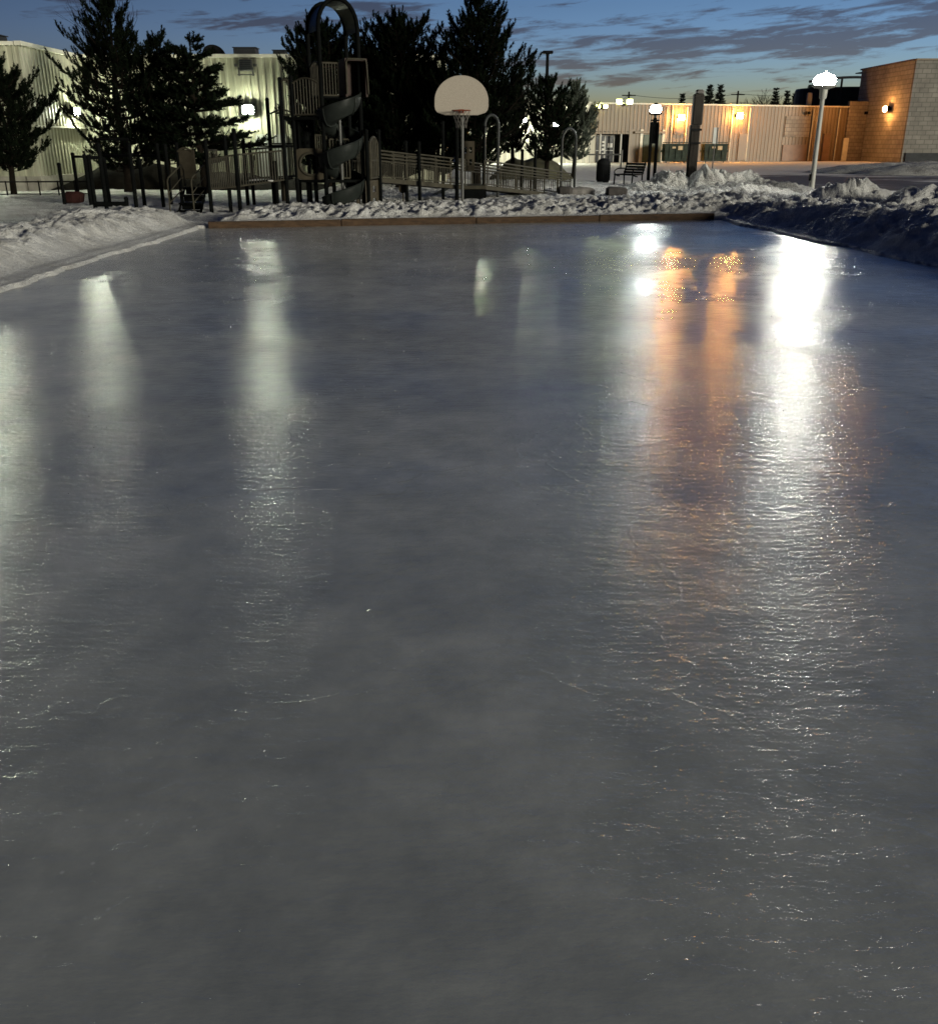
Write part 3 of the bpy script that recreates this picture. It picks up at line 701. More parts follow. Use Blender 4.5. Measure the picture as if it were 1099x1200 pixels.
# path lamp: lantern over a dark slatted twin post
PX, PY = at(762, 222, 38).x, 38
r = thing('path_lamp', (PX, PY, 0), 'dark twin-post path lamp with a small bright white globe left of the timber pole', 'street lamp')
zt = at(764, 128, PY).z; ztop = at(764, 141, PY).z
for s in (-1, 1):
    g = MB(); g.bev((PX+s*.115, PY, ztop/2-.1), (.10, .18, ztop+.1), .015); g.build('post', 'dark_metal', r)
g = MB(); g.bev((PX, PY+.01, ztop-.35), (.125, .13, .9), .01); g.bev((PX, PY, ztop+.01), (.30, .22, .05), .01); g.build('post_head', 'dark_metal', r)
g = MB(); g.tube([(PX, PY, ztop), (PX, PY, zt-.16)], .05); g.build('neck', 'galv', r)
g = MB(); g.lathe((PX, PY, zt), [(.12, -.115), (.17, -.10), (.21, -.04), (.21, .05), (.15, .14), (.05, .19)], 20); lan = g.build('globe', 'white_l2', r, True)
lathe_obj('lantern_shade_tray', (PX, PY, zt), [(.06, -.20), (.22, -.17), (.25, -.13), (.25, -.12)], 'dark_metal', r, 20)  # tray added to block globe light from the snow round the post
lathe_obj('globe_cap', (PX, PY, zt), [(.14, .155), (.10, .19), (.03, .23)], 'dark_metal', lan, 16)
# timber pole
TX, TY = at(808, 224, 37).x, 37
zt = at(818, 113, TY).z
r = thing('timber_pole', (TX, TY, 0), 'thick dark squared timber pole standing alone in the snow pile', 'pole')
zm = at(815, 150, TY).z
g = MB(); g.bev((TX, TY, zm/2-.09), (.34, .29, zm+.42), .03); g.build('shaft', 'pole_wood', r)
g = MB(); g.bev((TX+.05, TY+.02, (zm+zt)/2+.1), (.37, .30, zt-zm-.0), .04); g.build('upper_timber', 'pole_wood', r)
g = MB(); g.bev((TX+.08, TY+.02, zt+.16), (.30, .27, .16), .05); g.build('pole_cap', 'rock_dark', r)
g = MB(); g.box((TX+.02, TY-.165, zm-.05), (.40, .04, .07)); g.build('strap', 'dark_metal', r)
g = MB(); g.box((TX+.02, TY-.165, zm-.5), (.38, .04, .06)); g.build('strap', 'dark_metal', r)
# tall unlit parking light
c = at(640, 190, 60); r = thing('parking_light', (c.x, 60, 0), 'tall thin unlit parking light rising behind the small pine', 'street lamp')
zt = at(640, 62, 60).z; cx_ = at(640, 120, 60).x
g = MB(); g.tube([(cx_, 60, -.1), (cx_, 60, zt)], [.13, .09], 10); g.build('pole', 'dark_metal', r)
g = MB(); g.bev((cx_, 60, zt+.05), (.62, .4, .16), .04); g.box((cx_, 60, zt-.06), (.2, .1, .12)); g.build('lamp_head', 'dark_metal', r)
# utility poles and wires
up = []
for px, py, Y in ((690, 128, 150), (737, 107, 150), (865, 106, 150), (1010, 100, 150)):
    c = at(px, py, Y); r = thing('utility_pole', (c.x, Y, 0), {690: 'thin utility pole end behind the pale spruce', 737: 'thin distant utility pole just left of the path lamp', 865: 'distant utility pole beside the far spruces', 1010: 'distant utility pole behind the dark roof drum'}[px], 'utility pole', 'utility poles on the horizon')
    g = MB(); g.tube([(c.x, Y, 0), (c.x, Y, c.z)], [.17, .12], 8); g.build('pole', 'bark', r)
    g = MB(); g.box((c.x, Y, c.z-.5), (2.0, .12, .14)); g.build('crossarm', 'bark', r); up.append(c)
for k in range(3):
    g = MB()
    for a_, b_ in zip(up[:-1], up[1:]):
        pts = []
        for i in range(9):
            t = i/8; p = a_.lerp(b_, t); p.z -= .4+k*1.1+1.2*4*t*(1-t)*.5; p.y += (k-1)*.3; pts.append(p)
        g.tube(pts, .035, 4)
    tag(g.build('power_line', 'dark_metal'), ['highest power line strung across the horizon', 'middle power line strung across the horizon', 'lowest power line strung across the horizon'][k], 'power line', 'power lines')
# litter bin
c = at(706, 217, 41.5); zb = H1(c.x, 41.5)-.01
r = thing('litter_bin', (c.x, 41.5, zb), 'round dark litter bin with a domed lid near the bench', 'litter bin')
bw = .27
lathe_obj('body', (c.x, 41.5, zb), [(bw*.86, 0), (bw*.95, .05), (bw, .1), (bw, .68), (bw*1.03, .70)], 'dark_metal', r, 22)
g = MB()
for k in range(22):
    a = 2*math.pi*k/22; g.box((c.x+bw*1.02*math.cos(a), 41.5+bw*1.02*math.sin(a), zb+.39), (.03, .03, .6), a)
g.build('slat_cladding', 'dark_metal', r)
lathe_obj('lid', (c.x, 41.5, zb), [(bw*1.07, .70), (bw*1.05, .76), (bw*.85, .86), (bw*.45, .93), (.04, .95)], 'dark_metal', r, 22)
# bench
def bench():
    c = at(735, 219, 40.5); zb = H1(c.x, 40.5); r = thing('park_bench', (c.x, 40.5, zb), 'dark park bench with curved iron arms standing in the snow', 'bench')
    rz = R(-62); ca, sa = math.cos(rz), math.sin(rz)
    T = lambda x, y, z: (c.x+x*ca-y*sa, 40.5+x*sa+y*ca, zb+z)
    L = 1.3
    g = MB()
    for i in range(5): P = T(0, -.2+i*.1, .43+.004*i); g.box(P, (L, .08, .035), rz)
    g.build('seat', 'dark_metal', r)
    g = MB()
    for i in range(4):
        P = T(0, .27+i*.035, .52+i*.105); g.box(P, (L, .03, .09), rz)
    g.build('backrest', 'dark_metal', r)
    for s in (-1, 1):
        x = s*L*.46
        g = MB(); g.tube([T(x, -.25, 0), T(x, -.22, .42)], .03); g.tube([T(x, .26, 0), T(x, .25, .42), T(x, .38, .9)], .03); g.build('leg', 'dark_metal', r)
        g = MB(); g.tube([T(x, .3, .66)]+[T(x, .02-.27*math.sin(t), .52+.15*math.cos(t)) for t in [i*math.pi/8 for i in range(9)]], .024); g.build('armrest', 'dark_metal', r)
bench()
# guard rail before the entrance
c0, c1 = at(672, 188, 70), at(728, 188, 70); r = thing('guard_rail', (c0.x, 70, 0), 'low pipe rail in front of the dark building entrance', 'railing')
g = MB(); g.tube([(c0.x, 70, .95), (c1.x, 70, .95)], .05); g.build('rail', 'galv', r)
for t in (0, .5, 1):
    x = c0.x+(c1.x-c0.x)*t; g = MB(); g.tube([(x, 70, 0), (x, 70, 1.25 if t == 1 else .95)], .07 if t == 1 else .05); g.build('post', 'galv', r)
# blocks half buried in snow
def rough_block(name, c, d, m, label, cat, seed, rz=0, group=None):
    g = MB(); g.bev((0, 0, 0), d, min(d)*.18, 0)
    import bmesh
    me = bpy.data.meshes.new(name); me.from_pydata(g.v, [], g.f); bm = bmesh.new(); bm.from_mesh(me)
    bmesh.ops.triangulate(bm, faces=bm.faces[:]); bmesh.ops.subdivide_edges(bm, edges=bm.edges[:], cuts=3, use_grid_fill=True)
    for v in bm.verts: v.co += mnoise.noise_vector(v.co*3+Vector((seed, 0, 0)))*.05
    bm.to_mesh(me); bm.free(); me.materials.append(M[m]); o = bpy.data.objects.new(name, me); col.objects.link(o)
    o.location = c; o.rotation_euler = (0, 0, rz); return tag(o, label, cat, group)
def ptop(px, py, Y): return at(px, py, Y)
c = at(680, 233, 31); rough_block('stone_block', (c.x, 31, .20), (.85, .5, .36), 'rock', 'pale grey stone block at the foot of the ramp, snow round it', 'stone block', 1, R(4), 'stone blocks in the snow')
c = at(667, 232, 30.8); rough_block('stone_block', (c.x-.12, 30.9, .24), (.45, .5, .36), 'rock_dark', 'small dark stone under the lower end of the ramp', 'stone block', 2, R(-8), 'stone blocks in the snow')
c = at(721, 233, 30.5); rough_block('stone_block', (c.x+.02, 30.5, .27), (.62, .5, .30), 'rock_dark', 'dark stone block in the snow below the bench', 'stone block', 3, R(3), 'stone blocks in the snow')
c = at(88, 238, 28.5); rough_block('stone_block', (c.x, 28.5, .2), (.52, .4, .36), 'red_stone', 'red-brown block beside the left climbing posts', 'stone block', 4, R(12))
# ------------------------------------------------------------------ rink boards
def plank(x0, x1, z1, label, seed, th=.09):
    g = MB(); rnd = random.Random(seed); y0, y1 = far_y(x0), far_y(x1); n = 12; rz = math.atan2(y1-y0, x1-x0)
    c = ((x0+x1)/2, (y0+y1)/2+.03, z1/2-.0); g.bev(c, (math.hypot(x1-x0, y1-y0)-.012, th, z1+.02), .012, rz)
    tag(g.build('rink_board', 'wood_board'), label, 'wooden board', 'lumber edging of the rink')
labs = ['rink edging board at the left far corner below the spiral slide', 'rink edging board left of the basketball hoop', 'rink edging board right of the basketball hoop', 'rink edging board at the right far corner']
xs_ = [-5.45, -2.75, .15, 2.95, 5.72]
for i in range(4): plank(xs_[i], xs_[i+1], .125+.01*(i % 2), labs[i], i)
# ------------------------------------------------------------------ basketball hoop
def hoop():
    Y = 26.2; c = at(541, 246, Y); x0 = c.x; zb = H1(x0, Y)-.05
    r = thing('basketball_hoop', (x0, Y, zb), 'basketball hoop with a pale fan-shaped backboard behind the far boards', 'basketball hoop')
    zc = at(541, 111, Y).z; s = 1/(F/(Y/1.075))
    g = MB(); g.tube([(x0+.02, Y+.02, zb), (x0+.02, Y+.02, zc-.15), (x0+.02, Y-.25, zc)], .038, 12); g.build('pole', 'galv', r, True)
    hw = 30.2*s; top = at(541, 88.5, Y-.3).z; bot = at(541, 134, Y-.3).z
    cz = bot+.0; poly = []
    hh = top-bot; wz0 = bot+hh*.25
    poly += [(-hw*.62, bot), (hw*.62, bot)]
    for i in range(4): t = i/3; poly.append((hw*.80+(hw*.2)*math.sin(t*math.pi/2), bot+hh*.04+(hh*.18)*(1-math.cos(t*math.pi/2))))
    for i in range(1, 24):
        a = math.pi*i/24; poly.append((hw*math.cos(a)**1 if True else 0, wz0+hh*.10+(top-wz0-hh*.10)*math.sin(a)))
    for i in range(4): t = 1-i/3; poly.append((-(hw*.80+(hw*.2)*math.sin(t*math.pi/2)), bot+hh*.04+(hh*.18)*(1-math.cos(t*math.pi/2))))
    poly = [(x0+a_, z_) for a_, z_ in poly]
    g = MB(); g.prism(poly, Y-.34, Y-.30); bbd = g.build('backboard', 'board_white', r)
    g = MB(); pp = [(p[0], Y-.33, p[1]) for p in poly]; g.tube(pp+[pp[0]], .014, 6); g.build('border', 'board_white', bbd)
    g = MB(); g.box((x0, Y-.36, bot+.08), (.13, .03, .09)); rzh = bot+.09; yc = Y-.34-.10-.23
    g.tube([(x0+.23*math.cos(2*math.pi*k/28), yc+.23*math.sin(2*math.pi*k/28), rzh) for k in range(29)], .012, 6)
    g.tube([(x0-.07, Y-.36, rzh), (x0-.12, yc+.19, rzh)], .01); g.tube([(x0+.07, Y-.36, rzh), (x0+.12, yc+.19, rzh)], .01); g.build('rim', 'orange_rim', r)
    g = MB(); n = 12; rows = [(.225, 0), (.20, -.1), (.165, -.2), (.14, -.3), (.13, -.4)]
    for k in range(n):
        for sg in (-1, 1):
            pts = []
            for i, (rr, dz) in enumerate(rows):
                a = 2*math.pi*(k+sg*i*.5)/n; pts.append((x0+rr*math.cos(a), yc+rr*math.sin(a), rzh+dz-.01))
            g.tube(pts, .006, 4)
    g.build('net', 'net', r)
    g = MB()
    for s_ in (-1, 1): g.tube([(x0+.02, Y, zc-.25), (x0+s_*.3, Y-.29, zc-.1)], .018)
    g.build('brace', 'galv', r)
hoop()
# ------------------------------------------------------------------ playground
pr_ = thing('playground_structure', (-3, 26.5, 0), 'dark playground tower with spiral slide, bridges and a long railed ramp', 'playground')
def gp(px, py): return gnd(px, py, .05)
def postp(pxb, pyb, pyt, r=.048, parent=None, zt=None, name='post', m='green_post'):
    b_ = gp(pxb, pyb); Y = b_.y; z = at(pxb, pyt, Y).z if zt is None else zt
    g = MB(); g.tube([(b_.x, Y, -.1), (b_.x, Y, z)], r, 10); g.lathe((b_.x, Y, z), [(r*1.12, -.03), (r*1.12, .01), (r*.6, .04)], 10)
    g.build(name, m, parent or pr_, True); return Vector((b_.x, Y, z))
def rail(name, p0, p1, z0a, z0b, z1a, z1b, n, m='tan_metal', parent=None, arch=0.0, r=.014, extra=()):
    """picket panel between two xy points; bottoms z0a..z0b, tops z1a..z1b"""
    g = MB(); P = lambda t, z: (p0[0]+(p1[0]-p0[0])*t, p0[1]+(p1[1]-p0[1])*t, z)
    L = lambda a, b_, t: a+(b_-a)*t
    top = lambda t: L(z1a, z1b, t)+arch*math.sin(math.pi*t)
    g.tube([P(0, z0a), P(1, z0b)], r*1.5, 6)
    g.tube([P(t/10, top(t/10)) for t in range(11)], r*1.5, 6)
    for e in (0, 1): g.tube([P(e, L(z0a, z0b, e)), P(e, top(e))], r*1.5, 6)
    for f in extra: g.tube([P(0, L(z0a, z1a, f)), P(1, L(z0b, z1b, f))], r*1.1, 6)
    for i in range(1, n):
        t = i/n; g.tube([P(t, L(z0a, z0b, t)), P(t, top(t))], r, 5)
    return g.build(name, m, parent or pr_)
# main tower square
c2 = gp(384, 249.5); a = R(24); s = .95
c4 = c2+Vector((s*math.cos(a), s*math.sin(a), 0)); c1 = c2+Vector((-s*math.sin(a), s*math.cos(a), 0)); c3 = c4+(c1-c2)
TW = [c1, c2, c4, c3]
z_arch = 4.15; z_deck3 = 2.72
for p in TW:
    g = MB(); g.tube([(p.x, p.y, -.1), (p.x, p.y, z_arch)], .05, 10); g.build('post', 'green_post', pr_, True)
def archpts(p, q_, zb, zp, n=14):
    return [p.lerp(q_, .5-.5*math.cos(math.pi*i/n)) for i in range(n+1)], [zb+(zp-zb)*math.sin(math.pi*i/n) for i in range(n+1)]
ZP = 4.78
for p, q_ in ((c2, c4), (c1, c3)):
    xy, zz = archpts(p, q_, z_arch, ZP); g = MB(); g.tube([(v.x, v.y, z) for v, z in zip(xy, zz)], .05, 10); g.build('roof_arch', 'green_post', pr_, True)
g = MB(); xyf, zf = archpts(c2, c4, z_arch-.02, ZP-.03, 20); off = (c1-c2); vs = []
for lay in (0, -.03):
    for v, z in zip(xyf, zf): vs += [(v.x, v.y, z+lay), (v.x+off.x, v.y+off.y, z+lay)]
n = 21; fs = []
for lay in (0, 1):
    o = lay*2*n
    for i in range(n-1): fs.append((o+2*i, o+2*i+1, o+2*i+3, o+2*i+2))
g.add(vs, fs); g.build('roof_canopy', 'teal_plastic', pr_)
def deck(ps, z, name='deck', m='green_post'):
    g = MB(); n = len(ps); vs = [(p.x, p.y, z-.06) for p in ps]+[(p.x, p.y, z) for p in ps]
    g.add(vs, [tuple(range(n-1, -1, -1)), tuple(range(n, 2*n))]+[(i, (i+1) % n, n+(i+1) % n, n+i) for i in range(n)]); return g.build(name, m, pr_)
deck([c2, c4, c3, c1], z_deck3)
rail('guard_panel', c1, c2, z_deck3, z_deck3, 3.35, 3.35, 8, arch=.12); rail('guard_panel', c1, c3, z_deck3, z_deck3, 3.4, 3.4, 9, 'maroon')
h_ = c2.lerp(c4, .45); rail('guard_panel', c2, h_, z_deck3, z_deck3, 3.42, 3.42, 6, 'tan_metal')
# slide hood: brown shroud framed in tan
e = Vector((c4.x, c4.y, 0)); g = MB()
dirr = (c4-c2).normalized(); nf = Vector((dirr.y, -dirr.x, 0)).normalized()
H0 = c2.lerp(c4, .58); H1_ = c4+dirr*.10
for P in (H0, H1_): g.box((P.x, P.y, 3.08), (.05, .5, .78), a)
mid = (H0+H1_)/2; g.box((mid.x-nf.x*.24, mid.y-nf.y*.24, 3.08), ((H1_-H0).length-.06, .03, .76), a); g.box((mid.x, mid.y, 3.49), ((H1_-H0).length+.04, .52, .05), a); g.build('slide_hood', 'maroon', pr_)
g = MB(); q1_ = mid+nf*.28; pts = []
for u, z in ((-.5, 2.75), (-.5, 3.42), (-.42, 3.5), (.42, 3.5), (.5, 3.42), (.56, 2.75)): P = q1_+dirr*u*(H1_-H0).length; pts.append((P.x, P.y, z))
g.tube(pts, .022, 8); g.build('hood_frame', 'tan_metal', pr_, True)
# spiral slide
sc0 = gp(402, 249); SX, SY = sc0.x, sc0.y+.15
g = MB(); g.tube([(SX, SY, -.1), (SX, SY, 2.55)], .035, 12); g.build('slide_pole', 'galv', pr_, True)
prof = [(.10, .10), (.13, .03), (.20, -.02), (.32, -.04), (.42, -.01), (.48, .08), (.52, .22), (.53, .30), (.55, .30), (.545, .20), (.505, .05), (.44, -.05), (.32, -.08), (.19, -.06), (.11, .0), (.08, .10)]
turns = 2.45; NS = 150; z_top, z_bot = 2.50, .10; vs = []; fs = []; k = len(prof)
rims = []
for i in range(NS+1):
    t = i/NS; th = -t*turns*2*math.pi+R(10); z = z_top+(z_bot-z_top)*t
    for rr, dz in prof: vs.append((SX+rr*math.cos(th), SY+rr*math.sin(th), z+dz))
    rims.append((SX+.54*math.cos(th), SY+.54*math.sin(th), z+.31))
for i in range(NS):
    for j in range(k): fs.append((i*k+j, i*k+(j+1) % k, (i+1)*k+(j+1) % k, (i+1)*k+j))
fs += [tuple(range(k)), tuple(NS*k+j for j in range(k-1, -1, -1))]
g.add([], []); g = MB(); g.add(vs, fs); sl = g.build('spiral_slide', 'teal_plastic', pr_, True)
g = MB(); g.tube(rims, .022, 6); g.build('slide_rim', 'teal_plastic', sl, True)
g = MB()
for i in range(8, NS, 15):
    t = i/NS; th = -t*turns*2*math.pi+R(10); z = z_top+(z_bot-z_top)*t
    g.tube([(SX+rr*1.02*math.cos(th), SY+rr*1.02*math.sin(th), z+dz-.015) for rr, dz in prof[7:15]], .014, 5)
g.build('slide_seam', 'teal_plastic', sl)
# exit chute
th = -turns*2*math.pi+R(10)
# left stepped decks
q1_ = postp(338, 248.5, 92); q2_ = postp(350.5, 248.5, 90); q3_ = postp(322, 243, 116); q4_ = postp(365, 243, 150)
qb = Vector((q1_.x+.15, q1_.y+1.0, 0)); g = MB(); g.tube([(qb.x, qb.y, -.1), (qb.x, qb.y, 3.0)], .048, 10); g.build('post', 'green_post', pr_, True)
deck([Vector((q1_.x, q1_.y, 0)), Vector((c2.x-.05, c2.y, 0)), Vector((c1.x, c1.y, 0)), Vector((qb.x, qb.y, 0))], 2.25)
rail('guard_panel', q2_, c2-Vector((.06, 0, 0)), 2.3, 2.3, 2.98, 2.98, 9, 'tan_metal', arch=.12)
rail('guard_panel', q1_, q2_, 2.3, 2.3, 3.0, 3.0, 4, 'tan_metal', arch=.08)
rail('guard_panel', q3_, qb, 1.65, 1.65, 2.35, 2.35, 7, 'tan_metal', arch=.10)
deck([q3_, Vector((q1_.x, q1_.y, 0)), Vector((qb.x, qb.y, 0)), Vector((q3_.x, q3_.y+1, 0))], 1.62)
# climbing wall with holes under the upper deck
def holed_panel(p0, p1, z0, z1, holes, m, name, th=.03):
    """panel with square hand holes built as strips"""
    g = MB(); L = (Vector((p1[0]-p0[0], p1[1]-p0[1]))).length; rz = math.atan2(p1[1]-p0[1], p1[0]-p0[0])
    cols_, rows_ = holes; cw = L/(2*cols_+1); rh = (z1-z0)/(2*rows_+1)
    for i in range(2*cols_+1):
        for j in range(2*rows_+1):
            if i % 2 and j % 2: continue
            t = (i+.5)/(2*cols_+1); P = (p0[0]+(p1[0]-p0[0])*t, p0[1]+(p1[1]-p0[1])*t, z0+(j+.5)*rh); g.box(P, (cw, th, rh), rz)
    return g.build(name, m, pr_)
holed_panel((q2_.x+.06, q2_.y+.2), (q2_.x+.36, q2_.y+.35), 1.35, 2.2, (2, 4), 'green_post', 'climbing_panel')
rail('guard_panel', (c2.x-.28, c2.y+.5), (c2.x-.02, c2.y+.5), 1.0, 1.0, 1.85, 1.85, 5, 'tan_metal')
rail('guard_panel', (c2.x+.08, c2.y+.4), (c2.x+.52, c2.y+.6), .85, .85, 1.75, 1.75, 6, 'tan_metal')
deck([Vector((q2_.x, q2_.y, 0)), Vector((c2.x, c2.y, 0)), c4, c3, c1, Vector((qb.x, qb.y, 0))], .82)
# ring tunnel panel
rc = at(364, 192, q2_.y-.02); ro, ri = .29, .235; g = MB(); n = 32
sq = lambda a_: min(.33/max(abs(math.cos(a_)), 1e-6), .36/max(abs(math.sin(a_)), 1e-6))
vs = []
for y_ in (-.02, .02):
    for k_ in range(n):
        a_ = 2*math.pi*k_/n+.001; r1 = sq(a_); vs.append((rc.x+r1*math.cos(a_), rc.y+y_, rc.z+r1*math.sin(a_)))
    for k_ in range(n):
        a_ = 2*math.pi*k_/n+.001; vs.append((rc.x+ri*math.cos(a_), rc.y+y_, rc.z+ri*math.sin(a_)))
fs = []
for k_ in range(n):
    k2 = (k_+1) % n
    fs += [(k_, k2, n+k2, n+k_), (2*n+k_, 3*n+k_, 3*n+k2, 2*n+k2), (k_, 2*n+k_, 2*n+k2, k2), (n+k_, n+k2, 3*n+k2, 3*n+k_)]
g.add(vs, fs); tp = g.build('tunnel_panel', 'tan_plastic', pr_)
g = MB(); g.tube([(rc.x+(ri+.02)*math.cos(2*math.pi*k_/32), rc.y-.03, rc.z+(ri+.02)*math.sin(2*math.pi*k_/32)) for k_ in range(33)], .03, 8); g.build('tunnel_ring', 'tan_metal', tp, True)
# lower front posts and panels beneath
for px, pb, pt in ((363, 248, 212), (372, 246, 212), (393, 248, 212), (412, 247, 150), (421, 240, 150)):
    postp(px, pb, pt)
r1_ = postp(432.6, 248.6, 153); r2_ = postp(446.5, 245, 153)
g = MB(); p_ = r1_.lerp(r2_, .5)
# round-topped tan panel
w_ = (Vector((r2_.x-r1_.x, r2_.y-r1_.y, 0))).length*.44; zz0, zz1 = at(439, 209, r1_.y).z, at(439, 161, r1_.y).z
rail('round_top_panel', (r1_.x+.06, r1_.y+.1), (r2_.x-.04, r2_.y-.06), zz0, zz0, zz1-.12, zz1-.12, 5, 'tan_metal', arch=.14, r=.02, extra=(.5,))
holed_panel((r1_.x-.30, r1_.y+.05), (r2_.x-.05, r2_.y), .05, .78, (3, 2), 'tan_plastic', 'play_panel')
rail('guard_panel', (SX+.32, SY+.55), (r1_.x-.05, r1_.y+.15), .85, .85, 1.85, 1.85, 6, 'tan_metal')
deck([Vector((SX+.1, SY+.6, 0)), Vector((r1_.x, r1_.y, 0)), Vector((r2_.x, r2_.y, 0)), Vector((r2_.x, r2_.y+1.0, 0)), Vector((SX+.1, SY+1.6, 0))], .88)
# left bridge to stairs deck
A_ = postp(248.4, 250, 165); B_ = postp(271, 249.5, 160); C_ = postp(282, 250, 152); D_ = postp(291, 242, 165); E_ = postp(298, 240, 168); postp(326, 248, 190, .048); G_ = postp(334, 247, 212, .06, m='tan_plastic')
def Z(px, py, P): return at(px, py, P.y).z
zb1, zb2 = .82, .86
rail('bridge_rail', A_, C_, Z(240, 222, A_)*1.0, Z(282, 218, C_), Z(240, 187, A_), Z(280, 181, C_), 16, 'tan_metal')
rail('bridge_rail', C_, q1_, Z(282, 218, C_), Z(338, 210, q1_), Z(280, 181, C_), Z(338, 176, q1_), 18, 'tan_metal')
rail('bridge_rail', D_, (q1_.x+.1, q1_.y+1.0), .78, .88, 1.5, 1.6, 16, 'tan_metal')
g = MB()
for i in range(16):
    t = (i+.5)/16; P = C_.lerp(q1_, t); g.box((P.x, P.y+.5, .74+.10*t), ((q1_.x-C_.x)/16*.9, 1.0, .06))
g.build('bridge_deck', 'green_post', pr_)
g = MB(); P = C_.lerp(q1_, .45); g.bev((P.x, P.y+.42, .80), (.62, .7, .04), .02); g.build('snow_patch', 'snow', pr_)
deck([A_, C_, Vector((D_.x, D_.y+.4, 0)), Vector((A_.x, D_.y+.4, 0))], .72)
# curved handrail above the bridge
g = MB(); p0_ = at(297, 197, 26.6); g.tube([at(296, 205, 26.6), at(297, 190, 26.6), at(299, 180, 26.6), at(303, 171, 26.6), at(330, 171, 26.6)], .018, 8); g.build('grab_bar', 'tan_metal', pr_, True)
# stairs
st0 = gp(202, 250); st1 = gp(228, 250); 
g = MB()
for i in range(4):
    x0_, x1_ = st0.x, st1.x; g.box(((x0_+x1_)/2+.10, st0.y+.15+i*.24, .10+i*.17), (x1_-x0_, .26, .035)); g.box(((x0_+x1_)/2+.10, st0.y+.27+i*.24, .03+i*.17), (x1_-x0_-.02, .02, .17))
for x_ in (st0.x+.10, st1.x+.10): g.prism([(0, -.05), (.12, -.05), (1.1, .72), (1.1, .52+.2)], -.02, .02, lambda v, x_=x_: (x_+v[1], st0.y+v[0], v[2]))
g.build('stair', 'green_post', pr_)
for (bx, tx) in ((197, 213), (225, 239)):
    Yr = st0.y; g = MB(); P = lambda px, py: at(px, py, Yr)
    lo = at(bx+3, 250, Yr); 
    def K(px, py, dy): v = at(px, py, Yr+dy); return v
    g.tube([K(bx+3, 250, 0), K(bx-1, 212, 0), K(bx, 208, .05), K(tx-1, 193, .9), K(tx+2, 200, .9), K(tx+4, 218, .9)], .018, 8)
    g.tube([K(bx, 227, 0), K(tx+2, 205, .9)], .014, 6); g.tube([K(bx+1.5, 238, 0), K(tx+4, 218, .9)], .014, 6)
    g.build('handrail', 'tan_metal', pr_, True)
rail('guard_panel', (A_.x-.02, A_.y), (A_.x-.02, A_.y+1.1), .75, .75, 1.5, 1.5, 7, 'tan_metal')
g = MB(); c = at(219, 200, 27.6); g.bev((c.x, 27.6, 1.12), (.52, .04, .75), .02); g.tube([(c.x-.2+.4*i/8, 27.57, 1.45+.09*math.sin(math.pi*i/8)) for i in range(9)], .03, 6); g.build('play_panel', 'tan_plastic', pr_)
# right ramp
s1 = postp(477, 242.5, 166); s2 = postp(492, 242.3, 167); s3 = postp(519.5, 239.8, 143); s4 = postp(535.5, 239.5, 137, .055)
def fromz(px, pyb, Y): return at(px, pyb, Y)
U0 = Vector((r2_.x, r2_.y, Z(446, 208, r2_))); U1 = at(545, 217, 28.2)
def ramp_part(P0, P1, w, name='ramp_deck'):
    g = MB(); d = (P1-P0); dn = Vector((-d.y, d.x, 0)).normalized()*w; vs = []
    for P in (P0, P1):
        for o_ in (Vector((0, 0, 0)), dn):
            vs += [tuple(P+o_), tuple(P+o_-Vector((0, 0, .11)))]
    g.add(vs, [(0, 4, 6, 2), (1, 3, 7, 5), (0, 1, 5, 4), (2, 6, 7, 3), (0, 2, 3, 1), (4, 5, 7, 6)]); return g.build(name, 'tan_metal', pr_)
def ramp_rails(P0, P1, w, hts, n):
    d = (P1-P0); dn = Vector((-d.y, d.x, 0)).normalized()*w
    for o_ in (Vector((0, 0, 0)), dn):
        a_, b_ = P0+o_, P1+o_
        rail('ramp_rail', a_, b_, a_.z+.04, b_.z+.04, a_.z+hts*.62, b_.z+hts*.62, n, 'tan_metal', r=.011)
        g = MB()
        for k_ in (.74, .86, 1.0): g.tube([a_+Vector((0, 0, hts*k_)), b_+Vector((0, 0, hts*k_))], .018 if k_ < 1 else .022, 6)
        for e_ in (0, .33, .66, 1): P = a_.lerp(b_, e_); g.tube([P, P+Vector((0, 0, hts))], .02, 6)
        g.build('hand_rail', 'tan_metal', pr_)
ramp_part(U0, U1, 1.1); 
mu = U0.lerp(U1, .45); ramp_rails(U0, mu, 1.1, .66, 22); ramp_rails(mu, U1, 1.1, .68, 26)
V0 = Vector((U1.x+.55, U1.y+.1, U1.z)); V1 = at(668, 228, 32.6)
g = MB(); g.bev(((U1.x+V0.x)/2, U1.y+.6, U1.z-.05), (V0.x-U1.x+.1, 1.3, .1), .01); g.build('landing', 'tan_metal', pr_)
g = MB(); g.box(((U1.x+V0.x)/2+.0, U1.y+.05, (U1.z-.1)/2+.0), (.62, .05, U1.z-.12)); g.box(((U1.x+V0.x)/2+.30, U1.y+.5, (U1.z-.1)/2), (.05, .9, U1.z-.12)); g.build('skirt_panel', 'green_post', pr_)
ramp_part(V0, V1, 1.0); mv = V0.lerp(V1, .5); ramp_rails(V0, mv, 1.0, .66, 20); ramp_rails(mv, V1, 1.0, .66, 22)
for px, pb, pt in ((567, 237, 148), (611, 233, 176), (626, 231, 174)):
    postp(px, pb, pt)
